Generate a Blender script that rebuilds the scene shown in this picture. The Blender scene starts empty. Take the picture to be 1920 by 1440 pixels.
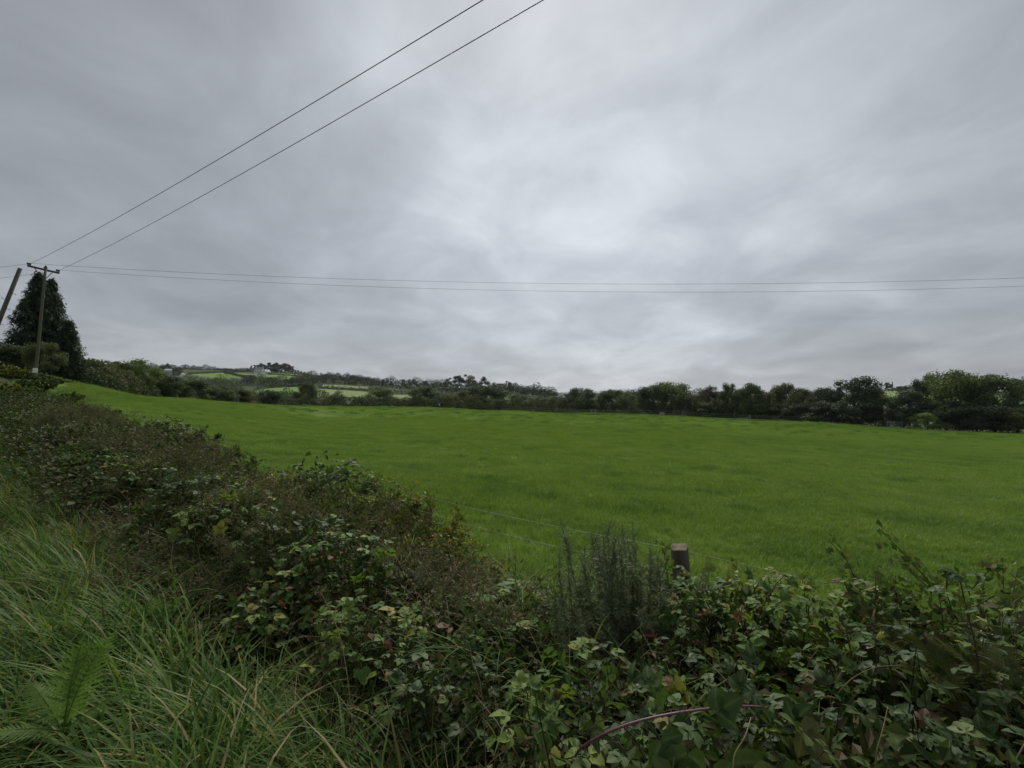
import bpy, math, random
import numpy as np
from mathutils import Vector, Matrix

random.seed(7)
RNG = np.random.default_rng(7)
sc = bpy.context.scene
COL = sc.collection

# ---------------------------------------------------------------- camera
EYE = 1.6                      # eye height over the verge
F = 880.0                      # focal length in photo pixels (1920 wide)
PITCH = math.atan((748 - 720) / F)
cam_d = bpy.data.cameras.new('camera')
cam_d.sensor_fit = 'HORIZONTAL'
cam_d.sensor_width = 36.0
cam_d.lens = 36.0 * F / 1920.0
cam_d.clip_start = 0.02
cam_d.clip_end = 9000
cam = bpy.data.objects.new('camera', cam_d)
cam.location = (0, 0, EYE)
cam.rotation_euler = (math.pi / 2 + PITCH, 0, 0)
COL.objects.link(cam)
sc.camera = cam

# ---------------------------------------------------------------- sky
SUN_EL, SUN_AZ = math.radians(48), math.radians(4)      # azimuth to the right of straight ahead (+Y)
SUN_DIR = Vector((math.sin(SUN_AZ) * math.cos(SUN_EL), math.cos(SUN_AZ) * math.cos(SUN_EL), math.sin(SUN_EL)))
world = bpy.data.worlds.new('World')
sc.world = world
world.use_nodes = True


def N(nt, kind, loc=None, **kw):
    n = nt.nodes.new(kind)
    for k, v in kw.items():
        if k.startswith('i_'):
            n.inputs[k[2:].replace('_', ' ')].default_value = v
        else:
            setattr(n, k, v)
    return n


def math_node(nt, op, a, b=None, c=None, clamp=False):
    n = nt.nodes.new('ShaderNodeMath')
    n.operation = op
    n.use_clamp = clamp
    for i, v in enumerate((a, b, c)):
        if v is None:
            continue
        if isinstance(v, (int, float)):
            n.inputs[i].default_value = v
        else:
            nt.links.new(v, n.inputs[i])
    return n.outputs[0]


def ramp_node(nt, fac, stops, interp='LINEAR'):
    n = nt.nodes.new('ShaderNodeValToRGB')
    n.color_ramp.interpolation = interp
    el = n.color_ramp.elements
    while len(el) > 1:
        el.remove(el[-1])
    el[0].position, el[0].color = stops[0][0], (*stops[0][1], 1)
    for p, c in stops[1:]:
        e = el.new(p)
        e.color = (*c, 1)
    nt.links.new(fac, n.inputs[0])
    return n.outputs[0]


def mix_rgb(nt, fac, a, b, mode='MIX'):
    n = nt.nodes.new('ShaderNodeMix')
    n.data_type = 'RGBA'
    n.blend_type = mode
    n.clamp_factor = True
    for sock, v in ((n.inputs['Factor'], fac), (n.inputs[6], a), (n.inputs[7], b)):
        if isinstance(v, (int, float)):
            sock.default_value = v
        elif isinstance(v, tuple):
            sock.default_value = (*v, 1) if len(v) == 3 else v
        else:
            nt.links.new(v, sock)
    return n.outputs[2]


def noise(nt, vec, scale, detail=4, rough=0.55, distort=0.0):
    n = nt.nodes.new('ShaderNodeTexNoise')
    n.inputs['Scale'].default_value = scale
    n.inputs['Detail'].default_value = detail
    n.inputs['Roughness'].default_value = rough
    n.inputs['Distortion'].default_value = distort
    if vec is not None:
        nt.links.new(vec, n.inputs['Vector'])
    return n.outputs[0]


def build_world():
    nt = world.node_tree
    nt.nodes.clear()
    L = nt.links
    out = nt.nodes.new('ShaderNodeOutputWorld')
    bg = nt.nodes.new('ShaderNodeBackground')
    tc = nt.nodes.new('ShaderNodeTexCoord')
    sky = nt.nodes.new('ShaderNodeTexSky')
    sky.sky_type = 'NISHITA'
    sky.sun_disc = False
    sky.sun_elevation = SUN_EL
    sky.sun_rotation = SUN_AZ
    sep = nt.nodes.new('ShaderNodeSeparateXYZ')
    L.new(tc.outputs['Generated'], sep.inputs[0])
    z = math_node(nt, 'ADD', math_node(nt, 'MAXIMUM', sep.outputs[2], 0.0), 0.22)
    px = math_node(nt, 'DIVIDE', sep.outputs[0], z)
    py = math_node(nt, 'DIVIDE', sep.outputs[1], z)
    cmb = nt.nodes.new('ShaderNodeCombineXYZ')
    L.new(px, cmb.inputs[0])
    L.new(py, cmb.inputs[1])
    mp = nt.nodes.new('ShaderNodeMapping')
    mp.inputs['Rotation'].default_value = (0, 0, math.radians(14))
    mp.inputs['Scale'].default_value = (0.95, 0.80, 1)
    mp.inputs['Location'].default_value = (7.1, 9.9, 0.8)
    L.new(cmb.outputs[0], mp.inputs['Vector'])
    n1 = noise(nt, mp.outputs[0], 0.85, 8, 0.52, 0.5)        # cloud rolls
    n2 = noise(nt, mp.outputs[0], 2.6, 7, 0.55, 0.5)          # wisps
    n3 = noise(nt, tc.outputs['Generated'], 1.1, 2, 0.5, 0.0)   # broad light and dark
    f = math_node(nt, 'ADD', math_node(nt, 'MULTIPLY', n1, 0.50), math_node(nt, 'MULTIPLY', n2, 0.31))
    f = math_node(nt, 'ADD', f, math_node(nt, 'MULTIPLY', n3, 0.22))
    cloud = ramp_node(nt, f, [(0.38, (0.226, 0.241, 0.262)), (0.48, (0.290, 0.308, 0.335)),
                              (0.58, (0.363, 0.386, 0.418)), (0.71, (0.525, 0.55, 0.585))], 'B_SPLINE')
    # light of the hidden sun soaking through the cloud sheet
    dot = nt.nodes.new('ShaderNodeVectorMath')
    dot.operation = 'DOT_PRODUCT'
    L.new(tc.outputs['Generated'], dot.inputs[0])
    gd = Vector((math.sin(math.radians(5)) * math.cos(math.radians(26)), math.cos(math.radians(5)) * math.cos(math.radians(26)), math.sin(math.radians(26))))
    dot.inputs[1].default_value = gd
    g = math_node(nt, 'MAXIMUM', dot.outputs['Value'], 0.0)
    g1 = math_node(nt, 'MULTIPLY', math_node(nt, 'POWER', g, 4.0), 0.56)
    gain = math_node(nt, 'ADD', g1, 0.67)
    gc = nt.nodes.new('ShaderNodeVectorMath')
    gc.operation = 'SCALE'
    L.new(cloud, gc.inputs[0])
    L.new(gain, gc.inputs['Scale'])
    sk = nt.nodes.new('ShaderNodeVectorMath')
    sk.operation = 'SCALE'
    L.new(sky.outputs[0], sk.inputs[0])
    sk.inputs['Scale'].default_value = 0.10
    col = mix_rgb(nt, 0.95, sk.outputs[0], gc.outputs[0])
    L.new(col, bg.inputs['Color'])
    bg.inputs['Strength'].default_value = 0.63
    L.new(bg.outputs[0], out.inputs[0])


build_world()

sun_d = bpy.data.lights.new('sun', 'SUN')
sun_d.energy = 1.5
sun_d.angle = math.radians(24)
sun_d.color = (1.0, 0.97, 0.92)
sun = bpy.data.objects.new('sun', sun_d)
sun.rotation_euler = (-SUN_DIR).to_track_quat('-Z', 'Y').to_euler()
sun.location = (0, 0, 60)
COL.objects.link(sun)

vs = sc.view_settings
vs.view_transform = 'Standard'
vs.look = 'None'
vs.exposure = 1.08
vs.gamma = 1.0
vs.use_curve_mapping = False
sc.render.engine = 'CYCLES'
sc.cycles.use_denoising = True
sc.cycles.max_bounces = 6
sc.cycles.diffuse_bounces = 3
sc.cycles.transmission_bounces = 3
sc.cycles.transparent_max_bounces = 4
sc.cycles.volume_bounces = 0


# ---------------------------------------------------------------- helpers
def tag(o, label=None, cat=None, group=None, kind=None):
    if label:
        o['label'] = label
    if cat:
        o['category'] = cat
    if group:
        o['group'] = group
    if kind:
        o['kind'] = kind
    return o


def empty(name, loc, label=None, cat=None, group=None):
    o = bpy.data.objects.new(name, None)
    o.empty_display_size = 0.1
    o.location = loc
    COL.objects.link(o)
    return tag(o, label, cat, group)


def obj(name, me, parent=None, loc=None, mat=None):
    o = bpy.data.objects.new(name, me)
    COL.objects.link(o)
    if parent is not None:
        o.parent = parent
    if loc is not None:
        o.location = loc
    if mat is not None and not me.materials:
        me.materials.append(mat)
    return o


class MB:
    """collects vertices and faces of one mesh"""

    def __init__(s):
        s.v, s.f, s.r, s.n = [], [], [], 0

    def add(s, verts, faces, rnd=0.0):
        verts = np.asarray(verts, dtype=np.float64).reshape(-1, 3)
        faces = np.asarray(faces, dtype=np.int64)
        s.v.append(verts)
        s.f.append(faces + s.n)
        s.r.append(np.broadcast_to(np.asarray(rnd, dtype=np.float64), (len(verts),)))
        s.n += len(verts)
        return s

    def tube(s, pts, rad, sides=6, cap=True, rnd=0.0):
        pts = np.asarray(pts, float)
        n = len(pts)
        rad = np.broadcast_to(np.asarray(rad, float), (n,))
        tan = np.gradient(pts, axis=0)
        tan /= np.linalg.norm(tan, axis=1, keepdims=True) + 1e-12
        ref = np.array([0.0, 0, 1]) if abs(tan[0, 2]) < 0.9 else np.array([1.0, 0, 0])
        a = np.cross(tan, ref)
        a /= np.linalg.norm(a, axis=1, keepdims=True) + 1e-12
        b = np.cross(tan, a)
        ang = np.arange(sides) * 2 * math.pi / sides
        ring = (np.cos(ang)[None, :, None] * a[:, None, :] + np.sin(ang)[None, :, None] * b[:, None, :]) * rad[:, None, None]
        v = (pts[:, None, :] + ring).reshape(-1, 3)
        i = np.arange(n - 1)[:, None] * sides
        k = np.arange(sides)[None, :]
        k2 = (k + 1) % sides
        q = np.stack([i + k, i + k2, i + sides + k2, i + sides + k], -1).reshape(-1, 4)
        s.add(v, q, rnd)
        if cap:
            base = s.n - n * sides
            s.f.append(np.arange(sides)[::-1][None, :] + base)
            s.f.append(np.arange(sides)[None, :] + base + (n - 1) * sides)
        return s

    def box(s, c, d, rz=0.0, rnd=0.0):
        c = np.asarray(c, float)
        d = np.asarray(d, float) / 2
        v = np.array([[x, y, z] for x in (-1, 1) for y in (-1, 1) for z in (-1, 1)], float) * d
        R = np.array([[math.cos(rz), -math.sin(rz), 0], [math.sin(rz), math.cos(rz), 0], [0, 0, 1]])
        v = v @ R.T + c
        s.add(v, [[0, 1, 3, 2], [4, 6, 7, 5], [0, 4, 5, 1], [2, 3, 7, 6], [0, 2, 6, 4], [1, 5, 7, 3]], rnd)
        return s

    def mesh(s, name, mat=None, smooth=False):
        me = bpy.data.meshes.new(name)
        v = np.concatenate(s.v)
        me.vertices.add(len(v))
        me.vertices.foreach_set('co', v.astype(np.float32).ravel())
        li = np.concatenate([f.ravel() for f in s.f])
        tot = np.concatenate([np.full(len(f), f.shape[1]) for f in s.f])
        me.loops.add(len(li))
        me.loops.foreach_set('vertex_index', li.astype(np.int32))
        me.polygons.add(len(tot))
        st = np.concatenate([[0], np.cumsum(tot)[:-1]])
        me.polygons.foreach_set('loop_start', st.astype(np.int32))
        me.polygons.foreach_set('loop_total', tot.astype(np.int32))
        me.polygons.foreach_set('use_smooth', np.full(len(tot), smooth))
        a = me.attributes.new('rnd', 'FLOAT', 'POINT')
        a.data.foreach_set('value', np.concatenate(s.r).astype(np.float32))
        me.update()
        me.validate()
        if mat:
            me.materials.append(mat)
        return me


def norm(a):
    return a / (np.linalg.norm(a, axis=-1, keepdims=True) + 1e-12)


def cards(mb, cen, direc, nor, length, width, rnd, fold=0.25):
    """folded diamond leaves: base, two sides, tip"""
    n = len(cen)
    d = norm(direc)
    side = norm(np.cross(d, nor))
    up = np.cross(side, d)
    length = np.broadcast_to(length, (n,))[:, None]
    width = np.broadcast_to(width, (n,))[:, None]
    v0 = cen - d * length * 0.5
    v1 = cen + side * width * 0.5 + up * width * fold - d * length * 0.05
    v2 = cen + d * length * 0.5
    v3 = cen - side * width * 0.5 + up * width * fold - d * length * 0.05
    v = np.stack([v0, v1, v2, v3], 1).reshape(-1, 3)
    i = np.arange(n)[:, None] * 4
    f = np.concatenate([i + np.array([[0, 1, 2]]), i + np.array([[0, 2, 3]])])
    mb.add(v, f, np.repeat(np.broadcast_to(rnd, (n,)), 4))


def rdir(n, rng=RNG):
    return norm(rng.normal(size=(n, 3)))


def pix(px, py, Y):
    """point on the sight line of a photo pixel at world depth Y"""
    u, v = (px - 960) / F, (720 - py) / F
    c, s_ = math.cos(PITCH), math.sin(PITCH)
    d = np.array([u, c - v * s_, s_ + v * c])
    return np.array([0, 0, EYE]) + d * (Y / d[1])


# hedge and fence line: s = distance from the camera across it, t = along it towards the far left
TX, TY, NX, NY = -0.77, 0.64, 0.64, 0.77


def st(x, y):
    return NX * x + NY * y, TX * x + TY * y


def xy(s, t):
    D = NX * TY - NY * TX
    return (s * TY - t * NY) / D, (t * NX - s * TX) / D


# ---------------------------------------------------------------- terrain
EDGE = [(-250, 712, 30), (0, 716, 31), (120, 728, 34), (200, 736, 42), (300, 747, 60), (400, 760, 85), (480, 764.5, 100), (600, 766, 115),
        (720, 767, 122), (824, 768, 125), (960, 771, 135), (1100, 776, 140), (1200, 779, 138), (1300, 783, 128),
        (1400, 787, 118), (1500, 791, 110), (1600, 797, 102), (1700, 804, 95), (1800, 809, 90), (1920, 813, 85), (2200, 818, 75)]
EDGE_PX = np.array([e[0] for e in EDGE], float)
EDGE_Y = np.array([e[2] for e in EDGE], float)
ctrl = [tuple(pix(*e)) for e in EDGE]
for s_, t_, z_ in [(0, -30, -0.3), (0, -6, -0.05), (0, 0, 0), (0, 5, 0.05), (0, 10, .25), (0, 16, .5), (0, 30, 1.2), (0, 47, 2.2), (0, 80, 3.5),
                   (1.5, 0, -.05), (1.5, 5, 0), (1.5, 12, .3), (1.5, 25, 1.0), (-5, 0, 0), (-5, 20, .7), (-20, 0, .5), (-20, -40, 0), (-40, 30, 2),
                   (3.2, -25, -1.2), (3.2, -6, -.55), (3.2, 0, -.42), (3.2, 5, -.28), (3.2, 10, 0), (3.2, 16, .35), (3.2, 30, 1.25), (5, 46, 2.2),
                   (6, 0, -.55), (6, 8, -.2)]:
    ctrl.append((*xy(s_, t_), z_))
for px_, Y_, z_ in [(960, 25, -.75), (960, 60, -1.05), (960, 100, -1.5), (600, 25, -.3), (600, 60, -.62), 
                    (1400, 20, -1.0), (1400, 50, -2.0), (1400, 85, -2.9), (1800, 20, -1.4), (1800, 50, -2.8), (1100, 100, -2.0), (2100, 45, -2.7)]:
    ctrl.append(((px_ - 960) / F * Y_, Y_, z_))
for e in EDGE[3:]:                      # the ground drops behind the far boundary
    p = pix(*e)
    k = (e[2] + 60) / e[2]
    ctrl.append((p[0] * k, p[1] * k, p[2] - (5.5 if e[0] < 1550 else 1.5)))
    if e[0] < 1450:
        k = (e[2] + 130) / e[2]
        ctrl.append((p[0] * k, p[1] * k, p[2] - 6.5))
for px_, py_, Y_ in [(-300, 690, 300), (-300, 690, 480), (0, 705, 250), (0, 690, 420), (150, 722, 300), (150, 693, 480), (150, 691, 520),
                     (300, 742, 320), (300, 716, 450), (300, 694, 560), (300, 690, 620), (400, 748, 320), (400, 717, 470), (400, 700, 560), (400, 693.5, 620),
                     (500, 747, 320), (500, 722, 430), (500, 702, 560), (500, 696, 620), (580, 744, 320), (580, 725, 410), (580, 708, 540), (580, 702, 600),
                     (680, 745, 320), (680, 730, 400), (680, 718, 520), (680, 713, 570), (780, 748, 330), (780, 737, 400), (780, 726, 500),
                     (870, 750, 330), (870, 738, 400), (870, 728, 460), (960, 752, 330), (960, 737, 480), (1060, 754, 330), (1060, 745, 500),
                     (1200, 755, 330), (1200, 748, 520), (1350, 755, 330), (1350, 748, 520), (1500, 756, 300), (1500, 744, 430),
                     (1650, 762, 230), (1650, 734, 360), (1800, 762, 230), (1800, 733, 360), (1950, 762, 230), (1950, 732, 360), (2300, 762, 230), (2300, 732, 380)]:
    ctrl.append(tuple(pix(px_, py_, Y_)))
for px_, py_, Y_ in [(1500, 746, 620), (1650, 741, 500), (1650, 744, 750), (1800, 739, 500), (1800, 743, 750), (1950, 738, 500), (1950, 743, 750), (2300, 738, 520), (2300, 743, 750),
                     (300, 698, 800), (500, 703, 800), (680, 722, 760), (870, 736, 650), (1060, 747, 700), (0, 698, 600), (-300, 698, 700)]:
    ctrl.append(tuple(pix(px_, py_, Y_)))
for a_ in range(-70, 71, 14):
    for r_, z_ in ((1100, 8), (2200, -15), (4200, -40)):
        ctrl.append((r_ * math.sin(math.radians(a_)), r_ * math.cos(math.radians(a_)), z_))
for a_ in range(90, 271, 30):
    for r_, z_ in ((70, 1), (300, 3), (1500, -10), (4200, -40)):
        ctrl.append((r_ * math.sin(math.radians(a_)), r_ * math.cos(math.radians(a_)), z_))
CT = np.array(ctrl, float)


def _feat(x, y):
    r = np.hypot(x, y)
    return np.stack([3.2 * x / (r + 6), 3.2 * y / (r + 6), 1.0 * np.log(r + 6)], -1)


_CF = _feat(CT[:, 0], CT[:, 1])


def _kern(a, b):
    d2 = ((a[:, None, :] - b[None, :, :]) ** 2).sum(-1)
    return np.sqrt(d2 + 0.02)


_W = np.linalg.solve(np.block([[_kern(_CF, _CF) + 1e-4 * np.eye(len(CT)), np.ones((len(CT), 1))], [np.ones((1, len(CT))), np.zeros((1, 1))]]),
                     np.concatenate([CT[:, 2], [0]]))


def ground_raw(x, y):
    x = np.atleast_1d(np.asarray(x, float))
    y = np.atleast_1d(np.asarray(y, float))
    out = np.empty(len(x))
    for i in range(0, len(x), 20000):
        f = _feat(x[i:i + 20000], y[i:i + 20000])
        out[i:i + 20000] = _kern(f, _CF) @ _W[:-1] + _W[-1]
    und = 0.035 * np.sin(x * 1.31 + 1.1 * np.sin(y * 0.7)) * np.sin(y * 1.13 + 0.8 * np.sin(x * 0.9)) + 0.02 * np.sin(x * 2.9 + y * 1.7) * np.sin(y * 2.3 - x)
    return out + und * np.clip(1 - np.hypot(x, y) / 60, 0, 1)


def axis(n, lim, near):
    k = np.linspace(-1, 1, n)
    a = math.asinh(lim / near)
    return near * np.sinh(k * a)


GX = axis(300, 4500, 9.0)
GY = axis(340, 4500, 9.0)
_gx, _gy = np.meshgrid(GX, GY)
GZ = ground_raw(_gx.ravel(), _gy.ravel()).reshape(len(GY), len(GX))


def ground(x, y):
    """height of the built ground sheet (bilinear on its grid)"""
    x = np.asarray(x, float)
    y = np.asarray(y, float)
    i = np.clip(np.searchsorted(GX, x) - 1, 0, len(GX) - 2)
    j = np.clip(np.searchsorted(GY, y) - 1, 0, len(GY) - 2)
    fx = (x - GX[i]) / (GX[i + 1] - GX[i])
    fy = (y - GY[j]) / (GY[j + 1] - GY[j])
    return (GZ[j, i] * (1 - fx) * (1 - fy) + GZ[j, i + 1] * fx * (1 - fy) + GZ[j + 1, i] * (1 - fx) * fy + GZ[j + 1, i + 1] * fx * fy)


def bank(x, y):
    """ground with the hedge bank on it"""
    s_, t_ = st(np.asarray(x, float), np.asarray(y, float))
    return ground(x, y) + 0.30 * np.exp(-((s_ - 1.95) / 0.62) ** 2) + 0.02


# ---------------------------------------------------------------- materials
def base_mat(name):
    m = bpy.data.materials.new(name)
    m.use_nodes = True
    nt = m.node_tree
    nt.nodes.clear()
    out = nt.nodes.new('ShaderNodeOutputMaterial')
    p = nt.nodes.new('ShaderNodeBsdfPrincipled')
    nt.links.new(p.outputs[0], out.inputs[0])
    return m, nt, p, out


def leaf_mat(name, stops, rough=0.5, spec=0.3, transl=0.3, blotch=0.25, scale=30.0, mid=False):
    m, nt, p, out = base_mat(name)
    at = nt.nodes.new('ShaderNodeAttribute')
    at.attribute_name = 'rnd'
    oi = nt.nodes.new('ShaderNodeObjectInfo')
    fac = math_node(nt, 'FRACT', math_node(nt, 'ADD', at.outputs['Fac'], oi.outputs['Random']))
    col = ramp_node(nt, fac, stops)
    geo = nt.nodes.new('ShaderNodeNewGeometry')
    nz = noise(nt, geo.outputs['Position'], scale, 3)
    v = math_node(nt, 'ADD', math_node(nt, 'MULTIPLY', nz, 2 * blotch), 1 - blotch)
    sc_ = nt.nodes.new('ShaderNodeVectorMath')
    sc_.operation = 'SCALE'
    nt.links.new(col, sc_.inputs[0])
    nt.links.new(v, sc_.inputs['Scale'])
    c = sc_.outputs[0]
    if mid:
        am = nt.nodes.new('ShaderNodeAttribute')
        am.attribute_name = 'mid'
        c = mix_rgb(nt, math_node(nt, 'MULTIPLY', math_node(nt, 'POWER', am.outputs['Fac'], 6.0), 0.45), c, (0.17, 0.22, 0.09))
    nt.links.new(c, p.inputs['Base Color'])
    p.inputs['Roughness'].default_value = rough
    p.inputs['Specular IOR Level'].default_value = spec
    if transl > 0:
        tr = nt.nodes.new('ShaderNodeBsdfTranslucent')
        b = nt.nodes.new('ShaderNodeVectorMath')
        b.operation = 'MULTIPLY'
        nt.links.new(c, b.inputs[0])
        b.inputs[1].default_value = (1.35, 1.5, 0.8)
        nt.links.new(b.outputs[0], tr.inputs[0])
        mx = nt.nodes.new('ShaderNodeMixShader')
        mx.inputs[0].default_value = transl
        nt.links.new(p.outputs[0], mx.inputs[1])
        nt.links.new(tr.outputs[0], mx.inputs[2])
        nt.links.new(mx.outputs[0], out.inputs[0])
    return m


def plain_mat(name, c1, c2, scale=8, rough=0.8, spec=0.3, stretch=(1, 1, 1), bump=0.0, metal=0.0):
    m, nt, p, out = base_mat(name)
    tc = nt.nodes.new('ShaderNodeTexCoord')
    mp = nt.nodes.new('ShaderNodeMapping')
    mp.inputs['Scale'].default_value = stretch
    nt.links.new(tc.outputs['Object'], mp.inputs['Vector'])
    nz = noise(nt, mp.outputs[0], scale, 6, 0.6)
    col = ramp_node(nt, nz, [(0.3, c1), (0.7, c2)])
    nt.links.new(col, p.inputs['Base Color'])
    p.inputs['Roughness'].default_value = rough
    p.inputs['Specular IOR Level'].default_value = spec
    p.inputs['Metallic'].default_value = metal
    if bump:
        b = nt.nodes.new('ShaderNodeBump')
        b.inputs['Strength'].default_value = bump
        b.inputs['Distance'].default_value = 0.01
        nt.links.new(nz, b.inputs['Height'])
        nt.links.new(b.outputs[0], p.inputs['Normal'])
    return m


def pasture_color(nt, rnd=None):
    """colour of the pasture at a place, shared by the sheet and its grass"""
    geo = nt.nodes.new('ShaderNodeNewGeometry')
    P = geo.outputs['Position']
    mp = nt.nodes.new('ShaderNodeMapping')
    mp.inputs['Scale'].default_value = (1, 1, 0)
    nt.links.new(P, mp.inputs['Vector'])
    a = noise(nt, mp.outputs[0], 0.045, 4, 0.6, 0.4)
    b = noise(nt, mp.outputs[0], 0.55, 5, 0.62, 0.3)
    c = noise(nt, mp.outputs[0], 3.5, 4, 0.6)
    f = math_node(nt, 'ADD', math_node(nt, 'MULTIPLY', a, 0.40), math_node(nt, 'MULTIPLY', b, 0.55))
    f = math_node(nt, 'ADD', f, math_node(nt, 'MULTIPLY', c, 0.28))
    if rnd is not None:
        f = math_node(nt, 'ADD', f, math_node(nt, 'MULTIPLY', math_node(nt, 'SUBTRACT', rnd, 0.5), 0.16))
    return ramp_node(nt, f, [(0.44, (0.098, 0.180, 0.022)), (0.55, (0.155, 0.256, 0.031)), (0.66, (0.200, 0.306, 0.040)), (0.78, (0.250, 0.335, 0.058))])


def ground_mat():
    m, nt, p, out = base_mat('pasture_sheet')
    col = pasture_color(nt)
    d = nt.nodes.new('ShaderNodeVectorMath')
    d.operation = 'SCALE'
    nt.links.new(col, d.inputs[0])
    d.inputs['Scale'].default_value = 0.52  # sheet colour darkened to stand in for the blades' shade on each other
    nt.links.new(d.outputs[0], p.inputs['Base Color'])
    p.inputs['Roughness'].default_value = 0.9
    p.inputs['Specular IOR Level'].default_value = 0.1
    geo = nt.nodes.new('ShaderNodeNewGeometry')
    nz = noise(nt, geo.outputs['Position'], 6, 5, 0.65)
    b = nt.nodes.new('ShaderNodeBump')
    b.inputs['Strength'].default_value = 0.6
    b.inputs['Distance'].default_value = 0.08
    nt.links.new(nz, b.inputs['Height'])
    nt.links.new(b.outputs[0], p.inputs['Normal'])
    return m


def pasture_blade_mat():
    m, nt, p, out = base_mat('pasture_blade')
    at = nt.nodes.new('ShaderNodeAttribute')
    at.attribute_name = 'rnd'
    col = pasture_color(nt, at.outputs['Fac'])
    nt.links.new(col, p.inputs['Base Color'])
    p.inputs['Roughness'].default_value = 0.55
    p.inputs['Specular IOR Level'].default_value = 0.25
    tr = nt.nodes.new('ShaderNodeBsdfTranslucent')
    nt.links.new(col, tr.inputs[0])
    mx = nt.nodes.new('ShaderNodeMixShader')
    mx.inputs[0].default_value = 0.35
    nt.links.new(p.outputs[0], mx.inputs[1])
    nt.links.new(tr.outputs[0], mx.inputs[2])
    nt.links.new(mx.outputs[0], out.inputs[0])
    return m


M = {}
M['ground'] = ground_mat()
M['blade'] = pasture_blade_mat()
M['soil'] = plain_mat('leaf_litter', (0.022, 0.020, 0.010), (0.045, 0.062, 0.022), 5, 0.95, 0.1, bump=0.8)
M['verge'] = leaf_mat('verge_grass_blade', [(0, (0.035, 0.083, 0.018)), (0.35, (0.061, 0.124, 0.022)), (0.65, (0.096, 0.162, 0.031)), (0.87, (0.127, 0.162, 0.031)), (0.95, (0.196, 0.180, 0.063)), (1, (0.333, 0.261, 0.135))], 0.55, 0.14, 0.32, 0.2, 8)
M['straw'] = leaf_mat('dry_straw', [(0, (0.18, 0.13, 0.065)), (0.4, (0.29, 0.215, 0.11)), (0.75, (0.40, 0.32, 0.19)), (1, (0.14, 0.09, 0.045))], 0.7, 0.2, 0.15, 0.2, 20)
M['bramble'] = leaf_mat('bramble_leaf', [(0, (0.053, 0.102, 0.025)), (0.35, (0.078, 0.137, 0.031)), (0.62, (0.118, 0.180, 0.037)),
                                         (0.86, (0.158, 0.216, 0.044)), (0.94, (0.254, 0.241, 0.050)), (0.97, (0.178, 0.095, 0.050)), (1, (0.127, 0.044, 0.032))],
                        0.55, 0.14, 0.25, 0.25, 55, mid=True)
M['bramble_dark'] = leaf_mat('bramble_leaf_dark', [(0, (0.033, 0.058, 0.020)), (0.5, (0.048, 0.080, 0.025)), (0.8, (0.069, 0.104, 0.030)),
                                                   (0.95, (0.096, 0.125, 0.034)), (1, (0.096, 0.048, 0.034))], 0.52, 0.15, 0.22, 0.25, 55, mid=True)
M['inner'] = leaf_mat('undergrowth_leaf', [(0, (0.023, 0.039, 0.013)), (0.35, (0.041, 0.069, 0.018)), (0.65, (0.069, 0.097, 0.025)), (0.85, (0.069, 0.060, 0.030)), (1, (0.103, 0.076, 0.039))], 0.6, 0.12, 0.2, 0.3, 30)  # green and dead brown undergrowth, darkened to deepen shade in the hedge gaps
M['cane'] = plain_mat('bramble_cane', (0.060, 0.034, 0.028), (0.095, 0.070, 0.042), 30, 0.6, 0.2)
M['purple'] = plain_mat('purple_cane', (0.115, 0.035, 0.055), (0.17, 0.07, 0.085), 40, 0.45, 0.4)
M['haw'] = leaf_mat('hawthorn_leaf', [(0, (0.075, 0.119, 0.028)), (0.4, (0.125, 0.169, 0.032)), (0.7, (0.207, 0.213, 0.038)), (0.88, (0.276, 0.226, 0.044)), (1, (0.200, 0.101, 0.038))], 0.5, 0.3, 0.3, 0.25, 40)
M['hedge'] = leaf_mat('hedge_leaf', [(0, (0.060, 0.100, 0.032)), (0.45, (0.093, 0.140, 0.038)), (0.75, (0.132, 0.169, 0.045)), (1, (0.159, 0.132, 0.055))], 0.6, 0.12, 0.2, 0.3, 6)
M['hedge_far'] = leaf_mat('field_hedge_leaf', [(0, (0.038, 0.060, 0.024)), (0.45, (0.056, 0.082, 0.028)), (0.75, (0.078, 0.098, 0.033)), (1, (0.100, 0.082, 0.040))], 0.6, 0.12, 0.2, 0.3, 1.5)
M['dead'] = leaf_mat('dead_bracken', [(0, (0.102, 0.079, 0.050)), (0.3, (0.174, 0.134, 0.089)), (0.45, (0.240, 0.186, 0.132)), (0.6, (0.102, 0.126, 0.048)), (1, (0.084, 0.114, 0.038))], 0.8, 0.1, 0.15, 0.3, 25)
M['gorse'] = leaf_mat('gorse_spine', [(0, (0.084, 0.113, 0.057)), (0.5, (0.140, 0.181, 0.092)), (0.9, (0.223, 0.257, 0.149)), (1, (0.270, 0.216, 0.108))], 0.6, 0.2, 0.1, 0.2, 30)
M['fern'] = leaf_mat('fern_frond', [(0, (0.105, 0.175, 0.040)), (1, (0.140, 0.215, 0.052))], 0.55, 0.12, 0.55, 0.2, 20)
M['fern_dull'] = leaf_mat('bracken_frond', [(0, (0.075, 0.095, 0.030)), (0.6, (0.100, 0.120, 0.036)), (1, (0.14, 0.11, 0.045))], 0.6, 0.1, 0.3, 0.3, 20)
M['bark'] = plain_mat('bark', (0.045, 0.036, 0.028), (0.09, 0.075, 0.058), 6, 0.9, 0.15, (1, 1, 0.3))
M['twig'] = plain_mat('dark_twig', (0.035, 0.026, 0.02), (0.075, 0.055, 0.042), 20, 0.85, 0.15)
M['postwood'] = plain_mat('weathered_post', (0.06, 0.047, 0.036), (0.15, 0.125, 0.095), 26, 0.85, 0.2, (1, 1, 0.12), 0.7)
M['postend'] = plain_mat('post_end_grain', (0.085, 0.072, 0.050), (0.20, 0.17, 0.115), 34, 0.9, 0.15, bump=0.5)
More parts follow.
